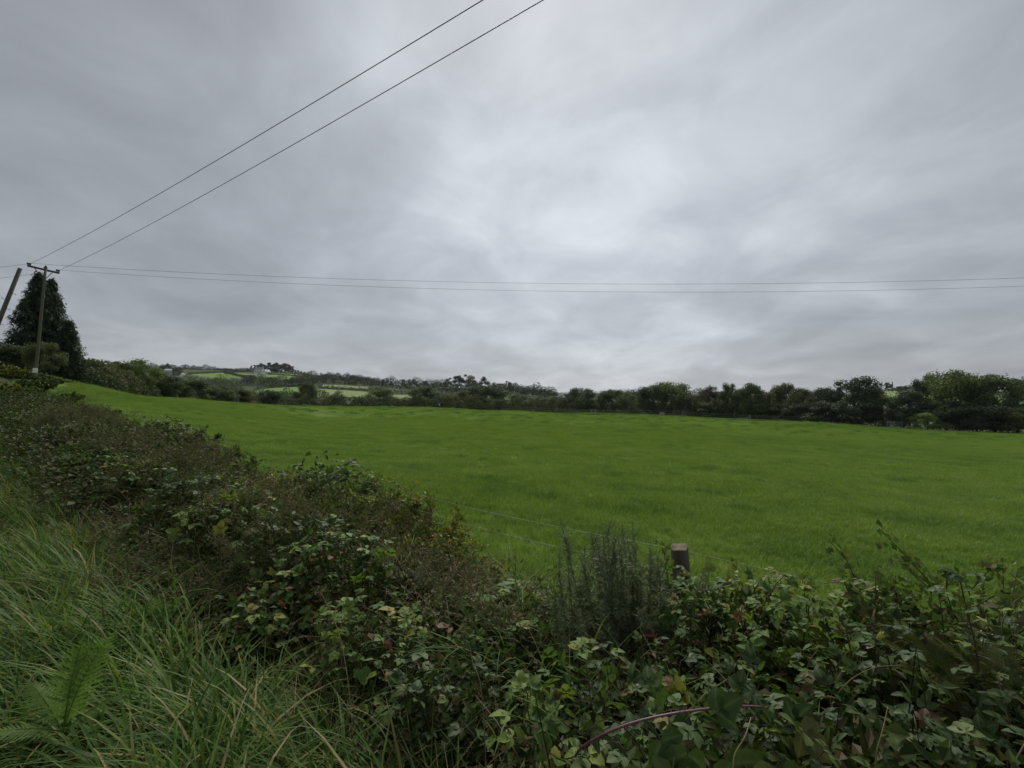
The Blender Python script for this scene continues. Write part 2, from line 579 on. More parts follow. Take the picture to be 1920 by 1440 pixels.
M['pole'] = plain_mat('creosoted_pole', (0.080, 0.072, 0.068), (0.14, 0.127, 0.120), 5, 0.85, 0.2, (1, 1, 0.12))
M['polegreen'] = plain_mat('mossy_pole', (0.10, 0.105, 0.075), (0.15, 0.145, 0.11), 4, 0.85, 0.2, (1, 1, 0.15))
M['iron'] = plain_mat('dark_iron', (0.03, 0.026, 0.026), (0.07, 0.05, 0.045), 10, 0.6, 0.4)
M['wire'] = plain_mat('line_wire', (0.05, 0.045, 0.05), (0.08, 0.07, 0.075), 10, 0.5, 0.4)
M['fwire'] = plain_mat('galvanised_wire', (0.18, 0.20, 0.15), (0.28, 0.30, 0.24), 30, 0.5, 0.4)
M['galv'] = plain_mat('galvanised_steel', (0.30, 0.31, 0.31), (0.42, 0.43, 0.43), 8, 0.5, 0.5)
M['concrete'] = plain_mat('pale_concrete', (0.26, 0.26, 0.25), (0.38, 0.38, 0.36), 4, 0.9, 0.2)
M['white'] = plain_mat('white_render', (0.80, 0.80, 0.78), (0.88, 0.88, 0.86), 1.5, 0.8, 0.3)
M['greywall'] = plain_mat('grey_render', (0.36, 0.35, 0.33), (0.46, 0.45, 0.43), 1.5, 0.85, 0.2)
M['slate'] = plain_mat('slate_roof', (0.085, 0.09, 0.10), (0.14, 0.145, 0.16), 3, 0.6, 0.4)
M['shed'] = plain_mat('sheet_metal_roof', (0.22, 0.23, 0.24), (0.30, 0.31, 0.32), 2, 0.6, 0.4)
M['glass'] = plain_mat('window_glass', (0.02, 0.024, 0.03), (0.05, 0.055, 0.06), 1, 0.1, 0.6)
M['door'] = plain_mat('door_paint', (0.06, 0.05, 0.05), (0.10, 0.07, 0.06), 3, 0.5, 0.4)
M['berry'] = plain_mat('red_berry', (0.22, 0.02, 0.02), (0.34, 0.04, 0.03), 20, 0.3, 0.5)


def tree_mat(name, a, b, c):
    return leaf_mat(name, [(0, a), (0.55, b), (1, c)], 0.6, 0.2, 0.22, 0.35, 0.55)


M['t_dark'] = tree_mat('tree_leaf_dark', (0.039, 0.057, 0.034), (0.055, 0.075, 0.039), (0.075, 0.096, 0.044))
M['t_mid'] = tree_mat('tree_leaf_mid', (0.052, 0.081, 0.036), (0.073, 0.107, 0.044), (0.101, 0.135, 0.052))
M['t_light'] = tree_mat('tree_leaf_light', (0.081, 0.120, 0.044), (0.114, 0.156, 0.055), (0.156, 0.195, 0.068))
M['t_olive'] = tree_mat('tree_leaf_olive', (0.078, 0.094, 0.039), (0.107, 0.120, 0.047), (0.137, 0.143, 0.055))
M['t_red'] = tree_mat('tree_leaf_russet', (0.065, 0.060, 0.044), (0.088, 0.075, 0.055), (0.111, 0.094, 0.065))
M['t_far'] = tree_mat('far_tree_leaf', (0.030, 0.046, 0.026), (0.044, 0.062, 0.030), (0.060, 0.080, 0.036))
M['t_bright'] = tree_mat('young_shrub_leaf', (0.120, 0.180, 0.045), (0.165, 0.230, 0.055), (0.200, 0.270, 0.065))
M['t_con'] = tree_mat('conifer_needles', (0.030, 0.048, 0.030), (0.042, 0.066, 0.038), (0.064, 0.090, 0.046))


def field_mat(name, a, b):
    m, nt, p, out = base_mat(name)
    geo = nt.nodes.new('ShaderNodeNewGeometry')
    nz = noise(nt, geo.outputs['Position'], 0.05, 6, 0.65, 0.4)
    col = ramp_node(nt, nz, [(0.3, a), (0.7, b)])
    nt.links.new(col, p.inputs['Base Color'])
    p.inputs['Roughness'].default_value = 0.9
    p.inputs['Specular IOR Level'].default_value = 0.1
    return m


M['f_green'] = field_mat('hill_pasture', (0.105, 0.185, 0.040), (0.150, 0.235, 0.055))
M['f_pale'] = field_mat('hill_meadow', (0.150, 0.200, 0.065), (0.200, 0.245, 0.090))
M['f_scrub'] = field_mat('hill_scrub', (0.038, 0.058, 0.022), (0.066, 0.090, 0.030))

# ---------------------------------------------------------------- ground sheet
mb = MB()
gv = np.stack([_gx.ravel(), _gy.ravel(), GZ.ravel()], -1)
ii = (np.arange(len(GY) - 1)[:, None] * len(GX) + np.arange(len(GX) - 1)[None, :]).ravel()
mb.add(gv, np.stack([ii, ii + 1, ii + 1 + len(GX), ii + len(GX)], -1))
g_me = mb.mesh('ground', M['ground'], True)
g_me.materials.append(M['f_scrub'])
_cx = (_gx[:-1, :-1] + _gx[1:, 1:]).ravel() / 2
_cy = (_gy[:-1, :-1] + _gy[1:, 1:]).ravel() / 2
_cpx = np.clip(_cx / np.maximum(_cy, .1) * F + 960, -250, 2200)
g_me.polygons.foreach_set('material_index', ((_cy > 25) & (_cy > np.interp(_cpx, EDGE_PX, EDGE_Y) + 2)).astype(np.int32))
g_o = obj('ground', g_me)
tag(g_o, 'wide green pasture sloping away to the far hedges', 'ground', kind='structure')

# hedge bank: a low ridge of soil and litter
ts = np.concatenate([np.arange(-8, 12, 0.25), np.arange(12, 60, 0.8)])
ss = np.linspace(-1.0, 3.0, 30)
S_, T_ = np.meshgrid(ss, ts)
bx, by = xy(S_.ravel(), T_.ravel())
bz = bank(bx, by) + 0.01 + 0.015 * (1 + np.sin(bx * 9) * np.sin(by * 8))
edge = np.clip((S_.ravel() - 2.6) / 0.4, 0, 1) + np.clip((-0.6 - S_.ravel()) / 0.4, 0, 1)
bz -= edge * 0.12
mb = MB()
ii = (np.arange(len(ts) - 1)[:, None] * len(ss) + np.arange(len(ss) - 1)[None, :]).ravel()
mb.add(np.stack([bx, by, bz], -1), np.stack([ii, ii + 1, ii + 1 + len(ss), ii + len(ss)], -1))
tag(obj('hedge_bank', mb.mesh('hedge_bank', M['soil'], True)), 'low bank of dark leaf litter under the roadside hedge', 'bank', kind='structure')

# the lane the picture was taken from, running along the verge
lt_ = np.concatenate([np.arange(-12, 14, 0.4), np.arange(14, 75, 1.0)])
ls_ = np.linspace(-4.4, -0.62, 20)
LS, LT = np.meshgrid(ls_, lt_)
lx, ly = xy(LS.ravel(), LT.ravel())
lz = ground(lx, ly) + 0.075 - 0.02 * ((LS.ravel() + 2.5) / 1.9) ** 2
mb = MB()
ii = (np.arange(len(lt_) - 1)[:, None] * len(ls_) + np.arange(len(ls_) - 1)[None, :]).ravel()
mb.add(np.stack([lx, ly, lz], -1), np.stack([ii, ii + 1, ii + 1 + len(ls_), ii + len(ls_)], -1))
tag(obj('lane', mb.mesh('lane', plain_mat('old_asphalt', (0.045, 0.045, 0.044), (0.075, 0.073, 0.070), 9, 0.9, 0.2, bump=0.4), True)), 'narrow grey asphalt lane beside the grass verge', 'lane', kind='structure')


def march(px, py, y0=150, y1=900):
    """first ground point on a sight line, beyond y0"""
    Y = np.linspace(y0, y1, 1500)
    P = np.array([pix(px, py, v) for v in Y])
    under = P[:, 2] < ground(P[:, 0], P[:, 1])
    k = int(np.argmax(under)) if under.any() else len(Y) - 1
    return P[k]


def hill_field(name, corners, mat, label, y0=230):
    c = [march(px, py, y0) for px, py in corners]       # near-left, near-right, far-right, far-left
    n = 14
    a = np.linspace(0, 1, n)
    U, V = np.meshgrid(a, a)
    P = (np.outer((1 - U).ravel() * (1 - V).ravel(), c[0]) + np.outer(U.ravel() * (1 - V).ravel(), c[1]) +
         np.outer(U.ravel() * V.ravel(), c[2]) + np.outer((1 - U).ravel() * V.ravel(), c[3]))
    P[:, 2] = ground(P[:, 0], P[:, 1]) + 0.35
    ii = (np.arange(n - 1)[:, None] * n + np.arange(n - 1)[None, :]).ravel()
    m = MB()
    m.add(P, np.stack([ii, ii + 1, ii + 1 + n, ii + n], -1))
    o = obj(name, m.mesh(name, M[mat], True))
    tag(o, label, 'field', kind='structure')


hill_field('hill_field', [(352, 712), (438, 716), (418, 699), (362, 702)], 'f_green', 'sloping green field left of the white house on the hill')
hill_field('hill_field', [(428, 708), (472, 712), (500, 703), (424, 699)], 'f_green', 'narrow green field just below the hilltop houses')
hill_field('hill_field', [(478, 716), (548, 714), (560, 705), (500, 703)], 'f_green', 'green field right below the hilltop wood')
hill_field('hill_field', [(512, 703), (575, 708), (578, 704), (508, 700)], 'f_pale', 'thin pale field strip under the hilltop conifers')
hill_field('hill_field', [(462, 741), (560, 744), (560, 726), (480, 731)], 'f_green', 'green field below the white house on the hill')
hill_field('hill_field', [(585, 746), (735, 750), (735, 741), (596, 730)], 'f_pale', 'bright field strip low on the hill at centre left')
hill_field('hill_field', [(735, 750), (785, 752), (785, 741), (735, 741)], 'f_pale', 'short bright field end beside the round tree')
hill_field('hill_field', [(602, 727), (690, 731), (690, 726), (606, 722)], 'f_pale', 'thin field strip under the wooded band of the hill')
hill_field('hill_field', [(945, 752), (962, 752), (960, 737), (946, 737)], 'f_green', 'small bright field gap in the central trees', 200)
hill_field('hill_field', [(1610, 745), (1720, 746), (1730, 732), (1640, 733)], 'f_pale', 'pale hillside field above the right hand trees', 150)
hill_field('hill_field', [(1560, 757), (1960, 760), (1980, 748), (1560, 748)], 'f_green', 'bright green field seen through gaps under the right hand trees', 110)


# ---------------------------------------------------------------- scatter of uncountable grass
def scatter(name, pts, rot, scl, idx, sources, label, cat):
    coll = bpy.data.collections.new(name + '_sources')
    for k, me in enumerate(sources):
        coll.objects.link(bpy.data.objects.new('%s_tuft_%02d' % (name, k), me))
    me = bpy.data.meshes.new(name)
    n = len(pts)
    me.vertices.add(n)
    me.vertices.foreach_set('co', np.asarray(pts, np.float32).ravel())
    a = me.attributes.new('rot', 'FLOAT_VECTOR', 'POINT')
    a.data.foreach_set('vector', np.asarray(rot, np.float32).ravel())
    a = me.attributes.new('scl', 'FLOAT', 'POINT')
    a.data.foreach_set('value', np.asarray(scl, np.float32))
    a = me.attributes.new('idx', 'INT', 'POINT')
    a.data.foreach_set('value', np.asarray(idx, np.int32))
    o = obj(name, me)
    ng = bpy.data.node_groups.new(name, 'GeometryNodeTree')
    ng.interface.new_socket('Geometry', in_out='INPUT', socket_type='NodeSocketGeometry')
    ng.interface.new_socket('Geometry', in_out='OUTPUT', socket_type='NodeSocketGeometry')
    gi = ng.nodes.new('NodeGroupInput')
    go = ng.nodes.new('NodeGroupOutput')
    ip = ng.nodes.new('GeometryNodeInstanceOnPoints')
    ci = ng.nodes.new('GeometryNodeCollectionInfo')
    ci.inputs['Collection'].default_value = coll
    ci.inputs['Separate Children'].default_value = True
    ci.inputs['Reset Children'].default_value = True
    ip.inputs['Pick Instance'].default_value = True

    def na(nm, ty):
        q = ng.nodes.new('GeometryNodeInputNamedAttribute')
        q.data_type = ty
        q.inputs['Name'].default_value = nm
        return q.outputs['Attribute']

    ng.links.new(gi.outputs[0], ip.inputs['Points'])
    ng.links.new(ci.outputs[0], ip.inputs['Instance'])
    ng.links.new(na('idx', 'INT'), ip.inputs['Instance Index'])
    ng.links.new(na('rot', 'FLOAT_VECTOR'), ip.inputs['Rotation'])
    ng.links.new(na('scl', 'FLOAT'), ip.inputs['Scale'])
    ng.links.new(ip.outputs[0], go.inputs[0])
    md = o.modifiers.new('scatter', 'NODES')
    md.node_group = ng
    tag(o, label, cat, kind='stuff')
    return o


def blade_strip(mb, base, azim, length, width, a0, a1, segs, rnd):
    """curved grass blades (vectorised): base (n,3)"""
    n = len(base)
    k = np.linspace(0, 1, segs + 1)
    ang = a0[:, None] + (a1 - a0)[:, None] * (k[None, :] ** 1.3)
    dl = (length / segs)[:, None]
    hx = np.cumsum(np.sin(ang[:, :-1]) * dl, 1)
    hz = np.cumsum(np.cos(ang[:, :-1]) * dl, 1)
    hx = np.concatenate([np.zeros((n, 1)), hx], 1)
    hz = np.concatenate([np.zeros((n, 1)), hz], 1)
    ca, sa = np.cos(azim)[:, None], np.sin(azim)[:, None]
    P = np.stack([base[:, 0:1] + hx * ca, base[:, 1:2] + hx * sa, base[:, 2:3] + hz], -1)
    w = width[:, None] * np.where(k < 0.3, 0.6 + 0.4 * k / 0.3, 1 - ((k - 0.3) / 0.7) ** 1.8)[None, :] * 0.5 + 0.0002
    side = np.stack([-sa, ca, np.zeros_like(ca)], -1)
    A = P + side * w[..., None]
    B = P - side * w[..., None]
    V = np.stack([A, B], 2).reshape(n, -1, 3)
    m = V.shape[1]
    i = np.arange(n)[:, None, None] * m
    j = np.arange(segs)[None, :, None] * 2
    f = (i + j + np.array([0, 1, 3, 2])[None, None, :]).reshape(-1, 4)
    mb.add(V.reshape(-1, 3), f, np.repeat(rnd, m))


def pasture_patch(name, size, n, hmin, hmax, width, segs, seed):
    r = np.random.default_rng(seed)
    m = MB()
    nc = max(4, n // 14)
    cc = r.uniform(-size / 2, size / 2, (nc, 2))
    pick = r.integers(0, nc, n)
    b = np.zeros((n, 3))
    loose = r.random(n) < 0.55
    b[:, :2] = np.where(loose[:, None], r.uniform(-size / 2, size / 2, (n, 2)), cc[pick] + r.normal(0, size * 0.04, (n, 2)))
    b[:, 2] = -0.01
    cr = r.random(nc)
    L = r.uniform(hmin, hmax, n) * np.where(loose, 0.85, 1.15)
    blade_strip(m, b, r.uniform(0, 2 * math.pi, n), L, r.uniform(0.7, 1.3, n) * width, r.uniform(0.05, 0.5, n), r.uniform(0.6, 1.7, n), segs,
                np.clip(np.where(loose, r.random(n), cr[pick] * 0.7 + r.random(n) * 0.3), 0, 1))
    return m.mesh(name, M['blade'])


def in_field(x, y, margin=0.0):
    s_, t_ = st(x, y)
    px = np.clip(x / np.maximum(y, 0.1) * F + 960, -250, 2200)
    return (s_ > 2.75) & (y < np.interp(px, EDGE_PX, EDGE_Y) - margin)


def field_points(y0, y1, spacing, rng, jit=1.0):
    xs = np.arange(-1.45 * y1 - 2, 1.55 * y1 + 2, spacing)
    ys = np.arange(max(y0, -2), y1, spacing)
    X, Y = np.meshgrid(xs, ys)
    X = X.ravel() + rng.uniform(-.5, .5, X.size) * spacing * jit
    Y = Y.ravel() + rng.uniform(-.5, .5, Y.size) * spacing * jit
    ok = in_field(X, Y) & (np.abs(X) < 1.4 * Y + 2)
    return X[ok], Y[ok]


def field_layer(name, y0, y1, size, n, hmin, hmax, width, segs, label, seed, fade=(0, 0)):
    r = np.random.default_rng(seed)
    src = [pasture_patch('%s_%d' % (name, k), size * 1.15, n, hmin, hmax, width, segs, seed * 10 + k) for k in range(4)]
    X, Y = field_points(y0, y1, size * 0.74, r, 0.45)
    band = np.clip((Y - y0) / (fade[0] + 1e-6), 0, 1) * np.clip((y1 - Y) / (fade[1] + 1e-6), 0, 1)
    keep = r.random(len(X)) < band
    X, Y = X[keep], Y[keep]
    Z = ground(X, Y)
    e = 0.3
    gx = (ground(X + e, Y) - ground(X - e, Y)) / (2 * e)
    gy = (ground(X, Y + e) - ground(X, Y - e)) / (2 * e)
    q = r.integers(0, 4, len(X))
    rot = np.zeros((len(X), 3))
    for k in range(len(X)):
        tilt = Vector((0, 0, 1)).rotation_difference(Vector((-gx[k], -gy[k], 1)).normalized()).to_matrix()
        rot[k] = (tilt @ Matrix.Rotation(r.integers(0, 4) * math.pi / 2 + r.uniform(-.15, .15), 3, 'Z')).to_euler()
    scatter(name, np.stack([X, Y, Z], -1), rot, r.uniform(0.85, 1.2, len(X)), q, src, label, 'grass')


field_layer('near_pasture_grass', 1.5, 17, 0.6, 760, 0.05, 0.125, 0.0042, 3, 'short green pasture grass just beyond the fence', 3, (0, 7))
field_layer('middle_pasture_grass', 8, 62, 1.5, 1300, 0.06, 0.13, 0.0095, 2, 'green pasture grass across the middle of the field', 4, (0, 30))
field_layer('far_pasture_grass', 28, 142, 5.0, 2200, 0.06, 0.14, 0.032, 1, 'green pasture grass in the far part of the field', 5)


def tussocks():
    """rougher, darker clumps dotted over the pasture"""
    r = np.random.default_rng(31)
    src = []
    for k in range(4):
        m = MB()
        n = 260
        b = np.zeros((n, 3))
        b[:, :2] = r.normal(0, 0.17, (n, 2)) * np.array([1.6, 1.0])
        blade_strip(m, b, r.uniform(0, 6.28, n), r.uniform(0.14, 0.30, n), r.uniform(0.006, 0.011, n), r.uniform(0.05, 0.6, n), r.uniform(0.7, 1.7, n), 3, r.random(n))
        src.append(m.mesh('tussock_%d' % k, M['tussock']))
    pts = []
    for px, py in [(1555, 846), (1330, 806), (1306, 800), (1228, 801), (1158, 811), (590, 771), (640, 774), (562, 769), (905, 790), (1105, 818), (1780, 822),
                   (1110, 880), (1010, 845), (880, 860), (1190, 918), (1560, 850), (1620, 880), (1700, 905), (760, 880), (1340, 880), (1420, 960), (1010, 935),
                   (945, 905), (1240, 955), (1650, 965), (1760, 990), (700, 850), (640, 835), (540, 812), (480, 800), (330, 772), (345, 775), (360, 771), (320, 768),
                   (1480, 870), (1390, 832), (1700, 845), (1270, 838), (1075, 900), (1150, 960), (1310, 925)]:
        Y = np.geomspace(3, 150, 1200)
        P = np.array([pix(px, py, v) for v in Y])
        u = P[:, 2] < ground(P[:, 0], P[:, 1])
        if u.any():
            p = P[int(np.argmax(u))]
            for _ in range(3):
                pts.append((p[0] + r.normal(0, 0.018 * p[1] + .1), p[1] + r.normal(0, .15)))
    X, Y = field_points(4, 110, 2.6, r)
    keep = r.random(len(X)) < 0.30
    pts = np.array(pts + list(zip(X[keep], Y[keep])))
    Z = ground(pts[:, 0], pts[:, 1])
    n = len(pts)
    rot = np.zeros((n, 3))
    rot[:, 2] = r.uniform(0, 6.28, n)
    scatter('pasture_tussocks', np.column_stack([pts, Z]), rot, r.uniform(0.40, 1.05, n) * np.clip(pts[:, 1] / 40, 0.75, 1.7), r.integers(0, 4, n), src,
            'darker rough grass clumps dotted over the pasture', 'grass')


M['tussock'] = leaf_mat('tussock_blade', [(0, (0.058, 0.130, 0.020)), (0.6, (0.090, 0.182, 0.027)), (1, (0.130, 0.220, 0.036))], 0.55, 0.25, 0.3, 0.2, 3)
tussocks()


# ---------------------------------------------------------------- trees
def crown_mesh(seed, nclump, nleaf, leaf, low=0.12, wide=0.5, mat=None, droop=0.0, gappy=0.0, top='round'):
    """unit tree: height 1, crown radius about `wide`; returns (trunk mesh maker data, crown MB)"""
    r = np.random.default_rng(seed)
    cs, rs = [], []
    for k in range(nclump):
        z = low + (1 - low) * (0.10 + 0.80 * r.random() ** 0.85)
        zz = (z - low) / (1 - low)
        if top == 'round':
            rad = wide * math.sqrt(max(0.02, 1 - (2 * zz - 0.92) ** 2 * 0.86))
        elif top == 'broad':
            rad = wide * math.sqrt(max(0.02, 1 - max(0, zz - 0.35) ** 2 * 2.0))
        else:
            rad = wide * (0.30 + 0.70 * (1 - zz))
        a = r.uniform(0, 2 * math.pi)
        q = rad * (0.30 + 0.72 * r.random() ** 0.6)
        cr = (0.075 + 0.125 * r.random() ** 1.3) * (wide / 0.42) ** 0.5
        cs.append((q * math.cos(a), q * math.sin(a), min(z, 1 - cr * 0.72)))
        rs.append(cr)
    cs[0] = (r.normal(0, .05), r.normal(0, .05), 1 - 0.085)
    rs[0] = 0.11
    cs, rs = np.array(cs), np.array(rs)
    m = MB()
    w = rs ** 2
    pick = r.choice(nclump, nleaf, p=w / w.sum())
    d = rdir(nleaf, r)
    rad = r.random(nleaf) ** (0.42 + gappy) * 1.0
    c = cs[pick] + d * (rs[pick] * rad)[:, None] * np.array([1.12, 1.12, 0.80])
    c += r.normal(0, 0.014, c.shape)
    cr = r.random(nclump)
    nor = norm(d + rdir(nleaf, r) * 0.9 + np.array([0, 0, .35]))
    direc = norm(np.cross(nor, rdir(nleaf, r)) - np.array([0, 0, droop]))
    cards(m, c, direc, nor, r.uniform(0.7, 1.4, nleaf) * leaf, r.uniform(0.5, 0.95, nleaf) * leaf, (cr[pick] * 0.55 + r.random(nleaf) * 0.45) * 0.98, 0.2)
    return cs, rs, m


def trunk_mb(cs, seed, thick=0.022, low=0.12, limbs=9):
    r = np.random.default_rng(seed + 999)
    m = MB()
    z = np.array([-0.03, 0.02, low + .1, 0.5, 0.72, 0.9])
    p = np.stack([np.concatenate([[0, 0], np.cumsum(r.normal(0, .012, 4))]), np.concatenate([[0, 0], np.cumsum(r.normal(0, .012, 4))]), z], -1)
    m.tube(p, np.array([1.35, 1.0, .82, .55, .32, .1]) * thick, 7)
    order = r.permutation(len(cs))[:limbs]
    for k in order:
        c = cs[k]
        z0 = max(0.06, c[2] * 0.55)
        a = np.array([np.interp(z0, z, p[:, 0]), np.interp(z0, z, p[:, 1]), z0])
        b = (a + c) / 2 + np.array([0, 0, -0.02])
        q = np.array([a, (a + b) / 2 + r.normal(0, .008, 3), b, (b + c) / 2 + np.array([0, 0, .012]), c])
        m.tube(q, np.array([.42, .36, .28, .2, .08]) * thick, 5)
    return m


VAR = {}


def variant(key, seed, nclump, nleaf, leaf, low, wide, top, gappy=0.0, limbs=9, droop=0.0, thick=0.022):
    cs, rs, m = crown_mesh(seed, nclump, nleaf, leaf, low, wide, None, droop, gappy, top)
    VAR[key] = (trunk_mb(cs, seed, thick, low, limbs).mesh('trunk', M['bark'], True), m)


variant('oak1', 11, 46, 11050, 0.034, 0.14, 0.46, 'round')
variant('oak2', 12, 40, 11050, 0.034, 0.10, 0.48, 'broad')
variant('oak3', 13, 30, 8500, 0.034, 0.20, 0.44, 'round', 0.15)
variant('ash1', 14, 34, 7140, 0.034, 0.22, 0.42, 'round', 0.25, 14)
variant('ash2', 15, 26, 5440, 0.034, 0.30, 0.42, 'broad', 0.3, 14)
variant('bush1', 16, 50, 11050, 0.041, 0.02, 0.50, 'broad')
variant('bush2', 17, 40, 10200, 0.041, 0.02, 0.52, 'round')
variant('far1', 18, 22, 3200, 0.058, 0.05, 0.5, 'round')
variant('far2', 19, 18, 2800, 0.058, 0.12, 0.46, 'broad', 0.1)
variant('far3', 20, 14, 2200, 0.056, 0.28, 0.42, 'round', 0.2)
variant('slim', 21, 18, 2000, 0.06, 0.02, 0.3, 'cone')
CROWN = {}


def tree(name, px, py, wpx, Y, var, mat, label, group=None, cat='tree', rot=None, zoff=0.0):
    top = pix(px, py, Y)
    z0 = float(ground(top[0], top[1])) + zoff
    h = top[2] - z0
    w = wpx * (1.15 if Y < 200 else 1.1) / F * Y
    t_me, c_mb = VAR[var]
    if (var, mat) not in CROWN:
        CROWN[(var, mat)] = c_mb.mesh('crown', M[mat])
    wide = {'oak1': .46, 'oak2': .48, 'oak3': .44, 'ash1': .42, 'ash2': .42, 'bush1': .5, 'bush2': .52, 'far1': .5, 'far2': .46, 'far3': .42, 'slim': .3}[var]
    e = empty(name, (top[0], top[1], z0), label, cat, group)
    sx = w / (2 * wide)
    e.scale = (sx, sx, h)
    e.rotation_euler = (0, 0, rot if rot is not None else random.uniform(0, 6.28))
    obj('trunk', t_me, e)
    obj('crown', CROWN[(var, mat)], e)
    return e


FE = 'trees along the far field edge'
# right hand belt
tree('tree', 1090, 727, 50, 152, 'oak1', 't_mid', 'round green tree standing above the small gate frame', FE)
tree('tree', 1148, 730, 46, 152, 'oak3', 't_mid', 'rounded grey green tree right of the round one above the gate frame', FE)
tree('tree', 1176, 735, 30, 156, 'ash1', 't_light', 'small pale tree left of the broad tree by the grey box', FE)
tree('tree', 1224, 722, 44, 142, 'oak3', 't_dark', 'dark tree at the left shoulder of the broad tree by the grey box', FE)
tree('tree', 1256, 715, 66, 140, 'oak2', 't_light', 'broad leafy tree standing behind the grey box', FE)
tree('tree', 1287, 738, 40, 136, 'oak3', 't_mid', 'lower tree leaning right of the broad tree by the grey box', FE)
tree('tree', 1331, 723, 34, 132, 'ash1', 't_red', 'russet dark tree with a ragged top standing alone between gaps', FE)
tree('tree', 1373, 717, 34, 126, 'ash2', 't_mid', 'thin crowned tree left of the dense round topped one', FE)
tree('tree', 1408, 718, 44, 122, 'oak1', 't_mid', 'dense round topped tree between two sky gaps', FE)
tree('tree', 1444, 735, 46, 125, 'bush1', 't_red', 'low brownish tree right of the dense round topped tree', FE)
tree('tree', 1472, 718, 36, 120, 'oak3', 't_olive', 'upright green tree right of the low brownish one', FE)
tree('tree', 1503, 727, 38, 118, 'oak1', 't_olive', 'rounded olive tree beside the upright green tree', FE)
tree('tree', 1548, 727, 44, 112, 'oak3', 't_dark', 'dark tree with a spiky leader left of the tall open crowned oak', FE)
tree('tree', 1602, 705, 66, 106, 'ash2', 't_dark', 'tall dark oak with sky showing through its open crown', FE)
tree('tree', 1640, 714, 26, 112, 'ash1', 't_dark', 'slim dark tree at the right side of the open crowned oak', FE)
tree('tree', 1736, 700, 34, 118, 'ash1', 't_dark', 'dark ragged treetop rising left of the pale green tree', FE)
tree('tree', 1795, 693, 88, 96, 'oak2', 't_light', 'large pale green tree, the tallest on the right', FE)
tree('tree', 1862, 702, 96, 94, 'oak1', 't_mid', 'large spreading green tree right of the tallest pale one', FE)
tree('tree', 1925, 708, 44, 105, 'oak3', 't_dark', 'dark tree cut by the right edge of the picture', FE)
tree('small_tree', 1600, 748, 70, 104, 'bush2', 't_dark', 'dark thicket tree under the open crowned oak', FE)
tree('small_tree', 1655, 740, 60, 106, 'oak1', 't_olive', 'olive green bushy tree below the bare hillside', FE)
tree('small_tree', 1705, 731, 58, 99, 'oak1', 't_dark', 'dense dark tree beside the bright gap by the gate', FE)
tree('small_tree', 1545, 752, 66, 110, 'bush1', 't_dark', 'dark bush filling the belt left of the open crowned oak', FE)
tree('small_tree', 1495, 754, 50, 114, 'bush2', 't_dark', 'rounded dark bush with a flat top below the olive tree', FE)
tree('small_tree', 1445, 757, 56, 118, 'bush1', 't_mid', 'green bush at the foot of the brownish tree', FE)
tree('small_tree', 1372, 752, 40, 126, 'bush2', 't_olive', 'olive bush at the foot of the thin crowned tree', FE)
tree('small_tree', 1330, 755, 60, 130, 'bush1', 't_mid', 'leafy bush below the russet tree', FE)
tree('small_tree', 1772, 750, 60, 94, 'oak3', 't_dark', 'dark low tree right of the bright gap by the gate', FE)
tree('small_tree', 1830, 756, 80, 91, 'bush2', 't_dark', 'dark undergrowth bush below the tallest pale tree', FE)
tree('small_tree', 1905, 762, 70, 88, 'bush1', 't_olive', 'olive bush under the right hand edge tree', FE)
# centre belt
tree('tree', 795, 724, 62, 150, 'oak1', 't_mid', 'large round tree left of the grazing horse', FE)
tree('tree', 842, 738, 40, 152, 'oak3', 't_olive', 'smaller tree standing behind the grazing horse', FE)
tree('tree', 870, 732, 44, 165, 'oak1', 't_olive', 'pale rounded tree to the right behind the horse', FE)
tree('tree', 912, 721, 66, 170, 'oak2', 't_mid', 'broad domed tree at the middle of the skyline belt', FE)
tree('tree', 898, 740, 40, 158, 'bush2', 't_dark', 'dark round bush in front of the broad domed tree', FE)
tree('tree', 972, 740, 46, 165, 'oak1', 't_mid', 'rounded tree right of the broad domed tree', FE)
tree('tree', 1010, 742, 44, 160, 'bush2', 't_olive', 'olive bush in the middle of the far belt', FE)
tree('tree', 1048, 743, 44, 156, 'oak3', 't_mid', 'green tree left of the round one above the gate frame', FE)
tree('tree', 945, 748, 46, 152, 'bush1', 't_olive', 'rusty olive bush above the end of the inner fence', FE)
# left: by the near pole
tree('tree', 254, 672, 64, 60, 'ash1', 't_light', 'pale green tree with visible stems at the left field edge', 'shrubs at the left field edge')
tree('shrub', 182, 674, 56, 52, 'bush1', 't_olive', 'olive brown shrub beside the tall conifers', 'shrubs at the left field edge')
tree('shrub', 222, 690, 54, 56, 'bush2', 't_olive', 'low brownish shrub between the conifers and the pale tree', 'shrubs at the left field edge')
tree('shrub', 300, 700, 60, 66, 'bush2', 't_mid', 'green shrub just right of the pale tree', 'shrubs at the left field edge')
tree('shrub', 345, 712, 70, 74, 'bush1', 't_mid', 'rounded shrub where the left hedge begins to drop', 'shrubs at the left field edge')
tree('shrub', 400, 722, 70, 86, 'bush2', 't_mid', 'bushy shrub below the hill field', 'shrubs at the left field edge')
tree('shrub', 450, 731, 50, 98, 'bush1', 't_olive', 'shrub in the hedge below the white house', 'shrubs at the left field edge')
tree('shrub', 503, 731, 34, 108, 'bush2', 't_dark', 'dark hedge shrub right below the white house', 'shrubs at the left field edge')
tree('tree', 574, 716, 34, 126, 'oak3', 't_mid', 'lone upright tree growing from the left hedge', FE)
tree('shrub', 712, 724, 44, 132, 'ash1', 't_light', 'pale feathery tree before the bright strip field', 'shrubs at the left field edge')
tree('shrub', 85, 641, 46, 37, 'oak3', 't_olive', 'olive small tree just right of the tall pole', 'shrubs at the left field edge')
tree('shrub', 25, 646, 80, 40, 'bush1', 't_dark', 'dark bush at the left edge behind the hedge', 'shrubs at the left field edge')


